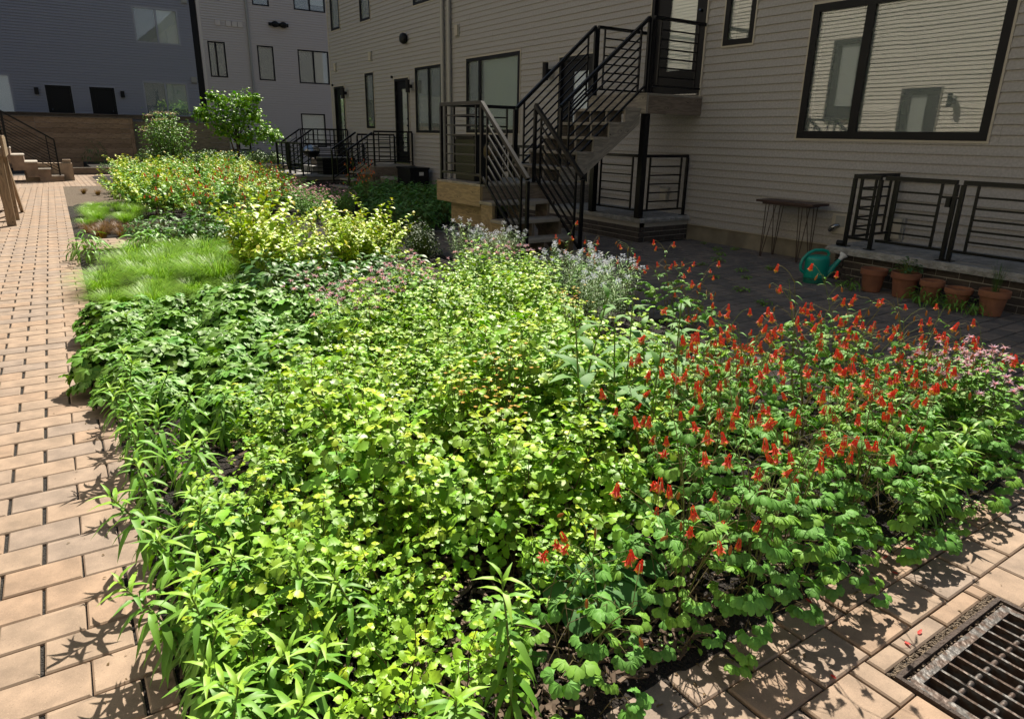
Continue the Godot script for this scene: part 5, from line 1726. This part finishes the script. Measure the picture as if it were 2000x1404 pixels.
func tree_and_bush():
	var r := RandomNumberGenerator.new()
	r.seed = 71
	# small redbud-like tree in the raised planter
	var t := thing("small_tree", "small leafy green tree with heart shaped leaves before the taupe house", "tree", Vector3(6.22, 0.12, -27.6))
	t.scale = Vector3.ONE * 0.9
	var w := MB.new(true)
	w.tube([Vector3.ZERO, Vector3(0.03, 0.5, 0), Vector3(-0.03, 1.1, 0.03), Vector3(0.0, 1.7, 0.0)], [0.055, 0.05, 0.042, 0.032], 8, Color(0.06, 0.045, 0.035), false)
	w.tube([Vector3(-0.1, 0, 0.05), Vector3(-0.13, 0.5, 0.05), Vector3(-0.25, 1.2, 0.0)], [0.045, 0.04, 0.03], 8, Color(0.06, 0.045, 0.035), false)
	var blobs := [[Vector3(-0.95, 2.0, 0.2), 0.55], [Vector3(-0.3, 2.5, -0.1), 0.62], [Vector3(0.45, 2.62, 0.1), 0.55], [Vector3(0.05, 1.9, 0.2), 0.6], [Vector3(0.75, 2.05, 0), 0.45], [Vector3(-0.5, 1.45, 0.2), 0.45], [Vector3(0.95, 1.4, 0.1), 0.5], [Vector3(1.45, 1.3, 0), 0.42], [Vector3(0.3, 1.15, 0.2), 0.4], [Vector3(0.9, 2.75, 0), 0.22], [Vector3(-1.35, 2.1, 0), 0.25], [Vector3(-0.75, 2.75, 0), 0.25]]
	for b in blobs:
		w.tube([Vector3(0, 1.0, 0), (b[0] as Vector3).lerp(Vector3(0, 1.4, 0), 0.5), b[0]], [0.024, 0.016, 0.006], 5, Color(0.06, 0.045, 0.035), false)
	part(t, "trunk", w.mesh(), M.bark)
	var c := MB.new(true)
	for b in blobs:
		for i in int(230 * b[1] / 0.5):
			var d: Vector3 = Vector3(r.randfn(), r.randfn() * 0.75, r.randfn()) * b[1] * 0.47
			c.shape(shapes.heart[r.randi() % 5], turned(r.randf() * TAU, r.randf_range(-0.9, 0.2), b[0] + d, r.randf_range(0.8, 1.35), r.randfn() * 0.4), hue(Color(0.11, 0.26, 0.018).lerp(Color(0.22, 0.40, 0.022), r.randf()), r))
	part(t, "crown", c.mesh(), M.leaf_a)
	# viburnum with cream flower heads
	var v := thing("viburnum_bush", "rounded green bush with cream flower heads in front of the fence", "bush", Vector3(3.9, 0.15, -27.75))
	var s := MB.new(true)
	var fo := MB.new(true)
	var fl := MB.new(true)
	for i in 16:
		var a := i * 2.4
		var q := sqrt((i + 0.5) / 16.0)
		var top := Vector3(cos(a) * 0.92 * q, lerpf(1.95, 1.2, q) * r.randf_range(0.85, 1.1), sin(a) * 0.6 * q)
		s.tube([Vector3(cos(a) * 0.08, 0, sin(a) * 0.08), top * Vector3(0.6, 0.55, 0.6), top], [0.018, 0.012, 0.005], 5, Color(0.07, 0.05, 0.035), false)
		for k in 170:
			var f := pow(r.randf(), 0.7)
			var p := (top * Vector3(0.6, 0.55, 0.6)).lerp(top, f) if r.randf() < 0.6 else top * Vector3(0.8 * f, 0.55 * f, 0.8 * f)
			p += Vector3(r.randfn(), r.randfn(), r.randfn()) * 0.12
			p.y = maxf(p.y, 0.08)
			fo.shape(shapes.ovate[k % 5], turned(r.randf() * TAU, r.randf_range(-0.7, 0.3), p, r.randf_range(1.1, 1.9), r.randfn() * 0.3), hue(Color(0.11, 0.25, 0.045).lerp(Color(0.2, 0.36, 0.06), r.randf()), r))
		if i % 3 < 2:
			for k in 70:
				var p := top + Vector3(r.randfn() * 0.08, 0.10 + r.randfn() * 0.02, r.randfn() * 0.08)
				fl.shape(blade(OVATE, 0.03, 0.022, 0.1, 0.2), turned(r.randf() * TAU, r.randfn() * 0.3, p, r.randf_range(0.7, 1.2)), hue(Color(0.62, 0.54, 0.36), r, 0.1))
	part(v, "branches", s.mesh(), M.bark)
	part(v, "foliage", fo.mesh(), M.leaf_a)
	part(v, "flower_heads", fl.mesh(), M.petal)

func other_plants():
	var r := RandomNumberGenerator.new()
	r.seed = 90
	# dark cut-leaved mounds by the path
	var ger := []
	for i in 4:
		ger.append(clump_mesh(r, "palm", 90, 0.2, r.randf_range(0.2, 0.28), C_GER, Vector2(0.8, 1.25)))
	clumps("cranesbill", "low mound of dark green deeply cut leaves beside the path", "cut leaved mounds", scatter(V2([0.2, -5.7, 0.7, -6.0, 1.5, -5.6, 1.7, -4.6, 1.2, -3.85, 0.85, -3.5, 0.5, -3.4, 0.3, -3.9, 0.16, -4.3]), 0.24, 8), ger, M.leaf_a, Vector2(0.7, 1.35))
	# lush fine grass
	var gr := []
	for i in 4:
		gr.append(grass_mesh(r, 700, r.randf_range(0.17, 0.28), 0.33, Color(0.20, 0.37, 0.028), 0.0018))
	clumps("sedge_tuft", "arching bright green fine grass tuft beside the path", "green grass tufts", scatter(V2([0.26, -7.6, 0.44, -8.3, 0.8, -8.9, 1.2, -9.1, 1.65, -8.8, 1.85, -8.0, 1.6, -6.7, 1.2, -6.2, 0.7, -6.1, 0.34, -6.4]), 0.3, 2), gr, M.blade, Vector2(0.6, 1.25), "grass")
	clumps("sedge_tuft", "green grass tuft between the gravel strip and the brown sedge", "far green grass tufts", scatter(V2([0.36, -14.0, 0.7, -14.8, 1.25, -14.7, 1.3, -12.6, 0.7, -12.2, 0.36, -12.5]), 0.36, 2), gr, M.blade, Vector2(0.55, 0.95), "grass")
	var br := []
	for i in 2:
		br.append(grass_mesh(r, 260, 0.16, 0.22, Color(0.16, 0.085, 0.035), 0.002))
	clumps("brown_sedge", "low tuft of bronze brown sedge on bare soil", "bronze sedge tufts", [Vector2(0.45, -11.6), Vector2(0.62, -11.3), Vector2(0.55, -10.95), Vector2(0.82, -11.35), Vector2(0.8, -10.95), Vector2(1.0, -11.3), Vector2(1.25, -11.2), Vector2(1.45, -10.6), Vector2(0.7, -11.7)], br, M.blade, Vector2(0.8, 1.2), "grass")
	clumps("brown_sedge", "small dry sedge tuft on the gravel strip", "dry sedge on gravel", [Vector2(1.0, -18.4), Vector2(0.75, -18.9)], br, M.blade, Vector2(0.7, 0.9), "grass")
	# yellow-green shrubs
	var ye := []
	for i in 6:
		ye.append(shoot_mesh(r, shoot(r, r.randf_range(0.55, 0.78), 46, false, 1.45, r.randf_range(0.3, 1.0)), shapes.ovate, C_YEL_LOW, C_YEL, Color(0.42, 0.40, 0.03), C_TWIG, 0.005))
	shrub_kind("golden_shrub", "rounded golden yellow green shrub standing in the middle of the bed", "golden shrubs in mid bed", [Vector2(1.9, -7.4), Vector2(2.2, -7.0), Vector2(1.62, -7.0), Vector2(2.05, -7.9), Vector2(2.85, -7.3), Vector2(2.65, -6.9), Vector2(2.95, -7.0), Vector2(2.9, -7.8)], ye, [], Vector2i(17, 22), 0.2, Vector2(0.7, 1.1), [M.leaf_a, M.leaf_c])
	var yf := []
	for i in 5:
		yf.append(shoot_mesh(r, shoot(r, r.randf_range(0.5, 0.8), 34, false, 1.75, r.randf_range(0.3, 0.8)), shapes.ovate, Color(0.25, 0.40, 0.03), Color(0.50, 0.58, 0.03), Color(0.52, 0.52, 0.03), C_TWIG, 0.005))
	shrub_kind("golden_shrub", "yellow green shrub in the far mass before the concrete steps", "golden shrubs in the far mass", scatter(V2([1.5, -13.4, 1.35, -15.5, 1.5, -20.0, 2.6, -24.5, 4.9, -24.6, 5.1, -19.0, 4.2, -14.6, 3.3, -13.0, 2.2, -12.9]), 0.52, 6), yf, [], Vector2i(9, 13), 0.24, Vector2(0.42, 0.88), [M.leaf_a, M.leaf_c, M.leaf_b])
	var yg := []
	for i in 3:
		yg.append(shoot_mesh(r, shoot(r, r.randf_range(0.45, 0.7), 32, false, 1.7, r.randf_range(0.4, 0.9)), shapes.ovate, Color(0.12, 0.27, 0.035), Color(0.22, 0.40, 0.05), Color(0.45, 0.35, 0.05), C_TWIG, 0.005))
	shrub_kind("green_shrub", "mid green leafy shrub between the far golden shrubs", "green shrubs in the far mass", scatter(V2([1.5, -13.0, 1.4, -16.0, 2.0, -22.0, 4.6, -24.0, 5.0, -18.0, 4.0, -13.6, 2.2, -12.0]), 0.85, 16), yg, [], Vector2i(9, 12), 0.28, Vector2(0.8, 1.2), [M.leaf_a, M.leaf_b])
	# dark leafy clumps
	var dk := []
	for i in 3:
		dk.append(clump_mesh(r, "toothed", 120, 0.24, 0.34, Color(0.075, 0.18, 0.038), Vector2(0.8, 1.3)))
	clumps("dark_perennial", "dark green leafy clump between the grass and golden shrubs", "dark leafy clumps", [Vector2(1.55, -6.25), Vector2(1.8, -6.4), Vector2(2.05, -6.2), Vector2(1.45, -5.75), Vector2(1.75, -5.6), Vector2(2.05, -5.7), Vector2(2.45, -6.1), Vector2(2.7, -6.4), Vector2(2.75, -5.9), Vector2(2.3, -5.5), Vector2(1.9, -5.1), Vector2(2.2, -4.9), Vector2(2.6, -5.5)], dk, M.leaf_shiny)
	clumps("dark_perennial", "dark green leafy clump under the distant red columbines", "far dark clumps", [Vector2(1.05, -9.9), Vector2(1.0, -10.6), Vector2(1.3, -10.5), Vector2(1.5, -9.4), Vector2(1.7, -9.0), Vector2(1.9, -9.3), Vector2(1.35, -9.3), Vector2(2.1, -10.0), Vector2(1.8, -10.6), Vector2(2.4, -10.8)], dk, M.leaf_shiny)
	clumps("leafy_perennial", "bright leafy plant at the corner of the small cross path", "plants by the cross path", [Vector2(0.82, -8.75), Vector2(1.05, -9.0), Vector2(0.95, -9.4), Vector2(0.30, -8.9), Vector2(0.33, -9.3)], [clump_mesh(r, "lance", 60, 0.2, 0.3, C_STALK, Vector2(0.9, 1.3))], M.leaf_a)
	# blue star
	var am := []
	var af := []
	for i in 3:
		var q := amsonia_mesh(r)
		am.append(q[0])
		af.append(q[1])
	clumps("blue_star", "feathery plant with pale blue star flowers beside the wooden stair", "blue stars by the stair", [Vector2(3.55, -6.2), Vector2(3.85, -6.3), Vector2(4.0, -6.0), Vector2(3.75, -5.85)], am, M.leaf_a, Vector2(0.9, 1.1), "plant", 0.0, af, M.petal, "flowers")
	clumps("blue_star", "feathery plant with pale blue star flowers at the patio edge", "blue stars at the patio edge", [Vector2(3.5, -4.1), Vector2(3.72, -4.3), Vector2(3.7, -3.95), Vector2(3.35, -3.75), Vector2(3.5, -4.5)], am, M.leaf_a, Vector2(0.95, 1.15), "plant", 0.0, af, M.petal, "flowers")
	# pink heads
	var pm := []
	var pf := []
	for i in 3:
		var q := pink_mesh(r, Color(0.62, 0.42, 0.52))
		pm.append(q[0])
		pf.append(q[1])
	clumps("bee_balm", "clump of small pale pink flower heads beside the dark leafy clumps", "pink flowers in mid bed", [Vector2(1.5, -4.75), Vector2(1.62, -4.4), Vector2(1.8, -4.6), Vector2(2.0, -4.55), Vector2(2.2, -4.65), Vector2(1.45, -4.05), Vector2(1.7, -4.2), Vector2(2.35, -5.0), Vector2(3.4, -5.4), Vector2(3.65, -5.3), Vector2(3.2, -5.45)], pm, M.leaf_matt, Vector2(0.9, 1.1), "plant", 0.0, pf, M.petal)
	clumps("bee_balm", "clump of pink flower heads in front of the raised terrace", "pink flowers by the terrace", scatter(V2([3.6, -11.0, 3.75, -13.4, 4.4, -14.2, 4.75, -13.4, 4.5, -11.6]), 0.33, 4), pm, M.leaf_matt, Vector2(0.9, 1.15), "plant", 0.0, pf, M.petal)
	clumps("bee_balm", "clump of pale pink flower heads at the patio corner of the bed", "pink flowers at the patio corner", [Vector2(3.6, -1.5), Vector2(3.72, -1.3), Vector2(3.85, -1.5), Vector2(3.6, -1.25)], pm, M.leaf_matt, Vector2(0.9, 1.1), "plant", 0.0, pf, M.petal)
	# tall broad-leaved stalks
	for p in [Vector2(1.95, -2.05), Vector2(2.15, -2.2), Vector2(1.85, -2.2), Vector2(2.35, -2.25), Vector2(2.55, -2.35), Vector2(2.0, -1.9), Vector2(1.72, -2.0), Vector2(2.2, -1.95), Vector2(2.4, -2.05)]:
		tall_stalk(Vector3(p.x, 0, p.y), r.randf_range(0.58, 0.8), r, "tall stalk with broad upright leaves between sumac and columbines", "tall broad leaved stalks")
	# big round leaves low among the shrubs
	for p in [Vector2(1.12, -1.98), Vector2(1.15, -2.15), Vector2(1.3, -1.5), Vector2(1.36, -1.4), Vector2(1.24, -1.38)]:
		var t := thing("coral_bells", "low plant with large rounded glossy leaves under the sumac", "plant", Vector3(p.x, 0, p.y), r.randf() * TAU, "large round leaved plants")
		for i in 9:
			var a := i * 2.4
			var q := Vector3(cos(a) * 0.1, 0.10 + 0.05 * r.randf(), sin(a) * 0.1)
			part(t, "leaf", leaf_mesh("round", i % 5, Color(0.07, 0.2, 0.045)), M.leaf_matt, turned(-a - PI / 2, r.randf_range(-0.5, 0.1), q, r.randf_range(0.8, 1.15)))
			var m := MB.new(true)
			m.tube([Vector3.ZERO, q], [0.003, 0.002], 4, C_STEM, false)
			part(t, "leaf_stalk", m.mesh(), M.leaf_a)
	# small orange-yellow groundsel heads
	var om := MB.new(true)
	for i in 26:
		var p := Vector3(r.randfn() * 0.07, 0.5 + r.randfn() * 0.03, r.randfn() * 0.07)
		om.tube([Vector3(p.x * 0.2, 0.1, p.z * 0.2), p], [0.0018, 0.0012], 3, C_STEM, false)
		for j in 8:
			om.shape(blade(THIN, 0.011, 0.005, 0.1, 0.1), turned(TAU * j / 8, 0.3, p, 1.0), hue(Color(0.62, 0.36, 0.03), r, 0.1))
	clumps("groundsel", "small cluster of orange yellow flower heads above the sumac", "orange yellow flower heads", [Vector2(1.3, -2.3), Vector2(1.45, -2.25), Vector2(1.35, -2.1), Vector2(1.55, -2.3), Vector2(2.62, -3.2)], [om.mesh()], M.petal, Vector2(0.9, 1.1))
	# shaded bed along the house
	clumps("shade_perennial", "dark leafy ground plant in the shaded bed along the house", "plants in the shaded bed", scatter(V2([4.5, -9.3, 5.6, -10.4, 7.6, -11.2, 7.7, -15.4, 6.0, -15.6, 5.4, -14.0, 4.9, -11.8, 4.3, -10.2]), 0.38, 12), dk, M.leaf_matt, Vector2(1.0, 1.35))
	clumps("boxleaf_bush", "small grey green bush by the deck's foot", "bushes by the deck", [Vector2(3.7, -7.6), Vector2(3.95, -7.9), Vector2(3.6, -7.2)], [clump_mesh(r, "ovate", 260, 0.2, 0.42, Color(0.05, 0.085, 0.035), Vector2(0.5, 0.8))], M.leaf_matt)
	# planting under the tree and along the fence
	var un := []
	for i in 3:
		un.append(clump_mesh(r, "toothed", 110, 0.34, 0.45, Color(0.10, 0.19, 0.045), Vector2(0.9, 1.4)))
	clumps("planter_shrub", "pale green leafy shrub in the raised planter under the tree", "shrubs in the raised planter", scatter(V2([3.4, -27.2, 7.7, -27.2, 8.4, -30.6, 4.4, -30.8, 3.0, -28.6]), 0.5, 14), un, M.leaf_a, Vector2(0.8, 1.2), "shrub", 0.22)
	clumps("planter_shrub", "grey green mound at the foot of the tall board fence", "mounds by the board fence", [Vector2(2.2, -27.4), Vector2(2.6, -27.6), Vector2(3.0, -27.4), Vector2(1.8, -27.2)], un, M.leaf_matt, Vector2(0.7, 0.9), "shrub")
	clumps("lone_sapling", "thin leafy sapling against the tall board fence", "", [Vector2(1.75, -29.6)], [clump_mesh(r, "lance", 70, 0.45, 1.0, Color(0.09, 0.15, 0.05), Vector2(1.2, 1.8))], M.leaf_matt, Vector2(1, 1), "plant")
	# weeds
	var wd := []
	for i in 2:
		wd.append(clump_mesh(r, "ovate", 22, 0.06, 0.04, C_STALK, Vector2(0.25, 0.5)))
	clumps("paving_weed", "tiny green weed in a patio joint", "weeds in the patio joints", [Vector2(7.3, -5.9), Vector2(6.9, -5.6), Vector2(6.6, -5.0), Vector2(6.3, -4.7), Vector2(7.6, -6.2), Vector2(6.5, -5.5), Vector2(6.0, -4.9), Vector2(7.0, -4.9), Vector2(5.7, -4.3), Vector2(6.9, -3.95), Vector2(7.9, -6.7), Vector2(7.85, -6.1), Vector2(5.4, -3.8)], wd, M.leaf_matt, Vector2(0.9, 1.6))
	clumps("paving_weed", "tiny green weed at the sunny paver edge", "weeds at the sunny pavers", [Vector2(2.75, -1.0), Vector2(2.9, -0.98), Vector2(2.6, -1.02), Vector2(3.05, -1.0), Vector2(1.35, -1.12), Vector2(1.42, -1.1), Vector2(0.2, -7.0), Vector2(0.2, -6.2), Vector2(0.16, -5.3)], wd, M.leaf_a, Vector2(0.8, 1.3))
	# petals and leaf bits dropped on the paving
	for q in [[2.31, -0.93], [2.44, -0.96], [2.2, -0.99], [2.5, -1.0], [1.66, -0.78], [2.05, -0.73], [1.98, -0.735], [2.62, -0.9], [1.9, -1.0], [2.36, -1.01]]:
		var t := thing("fallen_petal", "red columbine petal fallen on the tan pavers", "petal", Vector3(q[0], 0.003, q[1]), r.randf() * TAU, "fallen red petals")
		var pm2 := MB.new(true)
		pm2.shape(blade([[0.0, 0.2], [0.3, 0.5], [0.7, 0.35], [1.0, 0.0]], 0.024, 0.011, 0.3, -0.3), turned(0, 0.1), Color(0.66, 0.06, 0.05))
		part(t, "petal", pm2.mesh(), M.petal)
	var lm := MultiMesh.new()
	lm.transform_format = MultiMesh.TRANSFORM_3D
	var lb := MB.new(true)
	lb.shape(blade(OVATE, 0.014, 0.006, 0.3, 0.6), Transform3D.IDENTITY, Color(0.16, 0.10, 0.05))
	lm.mesh = lb.mesh()
	lm.instance_count = 420
	for i in lm.instance_count:
		var p := Vector3(r.randf_range(1.0, 4.0), 0.003, -1.06 + absf(r.randfn()) * 0.14)
		if i % 3 == 0:
			p = Vector3(0.09 - absf(r.randfn()) * 0.12, 0.003, r.randf_range(-9.0, -1.3))
		elif i % 7 == 0:
			p = Vector3(r.randf_range(4.3, 7.8), 0.003, r.randf_range(-6.5, -1.2))
		lm.set_instance_transform(i, Transform3D(Basis.from_euler(Vector3(r.randfn() * 0.2, r.randf() * TAU, r.randfn() * 0.2)).scaled(Vector3.ONE * r.randf_range(0.5, 1.3)), p))
	var lo := MultiMeshInstance3D.new()
	lo.multimesh = lm
	lo.material_override = M.leaf_matt
	lo.name = "leaf_litter"
	lo.set_meta("kind", "stuff")
	lo.set_meta("label", "brown crumbs of dry leaf scattered on the paving")
	lo.set_meta("category", "litter")
	add_child(lo, true)
	# pots and what grows in them
	var P := [[6.93, -3.64, 0.255, 0.235, "plain terracotta pot with bare soil next to the watering can"], [6.95, -3.33, 0.27, 0.25, "terracotta pot with a leafy green plant growing over its rim"], [6.94, -3.07, 0.215, 0.215, "small bright terracotta pot without any plant"], [6.92, -2.82, 0.235, 0.19, "low terracotta pot half hidden by weeds at its foot"], [6.90, -2.52, 0.25, 0.23, "terracotta pot with thin grassy leaves beside the weeds"]]
	for i in P.size():
		pot(Vector3(P[i][0], 0, P[i][1]), P[i][2], P[i][3], M["terracotta%d" % (0 if i < 2 else 1)], P[i][4])
	clumps("pot_plant", "green leafy plant growing in a terracotta pot", "", [Vector2(6.95, -3.33)], [clump_mesh(r, "ovate", 60, 0.13, 0.16, Color(0.05, 0.12, 0.035), Vector2(0.5, 0.9))], M.leaf_matt, Vector2(1, 1), "plant", 0.215)
	clumps("pot_grass", "thin grass growing in a terracotta pot", "", [Vector2(6.90, -2.52)], [grass_mesh(r, 50, 0.26, 0.12, Color(0.06, 0.12, 0.03), 0.0016)], M.blade, Vector2(1, 1), "plant", 0.195)
	clumps("pot_weed", "leafy weed growing at the foot of the terracotta pots", "weeds by the pots", [Vector2(6.75, -2.78), Vector2(6.78, -2.95), Vector2(6.75, -2.6), Vector2(6.78, -3.1), Vector2(6.75, -3.75)], [clump_mesh(r, "lance", 34, 0.12, 0.14, C_GER, Vector2(0.5, 0.8))], M.leaf_matt, Vector2(0.8, 1.1))

func _ready():
	# camera, sky, sun, exposure
	var cam := Camera3D.new()
	cam.name = "camera"
	cam.position = Vector3(0, 1.46, 0)
	cam.rotation = Vector3(deg_to_rad(-18.2656), deg_to_rad(-34.139), deg_to_rad(1.0762))
	cam.fov = 55.79
	cam.near = 0.05
	cam.far = 400.0
	add_child(cam)
	cam.current = true
	var env := Environment.new()
	env.background_mode = Environment.BG_SKY
	var sky := Sky.new()
	var sm := ProceduralSkyMaterial.new()
	sm.sky_top_color = Color(0.46, 0.565, 0.70)
	sm.sky_horizon_color = Color(0.80, 0.82, 0.84)
	sm.sky_curve = 0.15
	sm.ground_bottom_color = Color(0.30, 0.28, 0.25)
	sm.ground_horizon_color = Color(0.80, 0.82, 0.84)
	sm.sky_energy_multiplier = 0.62
	sky.sky_material = sm
	env.sky = sky
	env.tonemap_mode = Environment.TONE_MAPPER_LINEAR
	env.tonemap_exposure = 2.0
	env.sdfgi_enabled = true
	env.ssao_enabled = true
	env.ssil_enabled = true
	var we := WorldEnvironment.new()
	we.name = "environment"
	we.environment = env
	add_child(we)
	var sun := DirectionalLight3D.new()
	sun.name = "sun"
	sun.light_energy = 1.6
	sun.light_color = Color(1.0, 0.965, 0.90)
	sun.light_angular_distance = 0.5
	sun.shadow_enabled = true
	sun.look_at_from_position(Vector3.ZERO, Vector3(-0.50, -1.0, 0.55), Vector3.UP)
	add_child(sun)
	rng.seed = 2024
	make_materials()
	lumps.frequency = 0.9
	lumps.seed = 6
	make_shapes()
	ground()
	row_house()
	far_houses()
	main_stair()
	porches()
	board_fence()
	concrete_stair()
	opposite_stair()
	drain()
	hairpin_table()
	watering_can()
	terrace_things()
	tree_and_bush()
	sumac()
	stalks()
	columbines()
	other_plants()
	print("nodes ", count_nodes(self))

func count_nodes(n: Node) -> int:
	var k := 1
	for c in n.get_children():
		k += count_nodes(c)
	return k
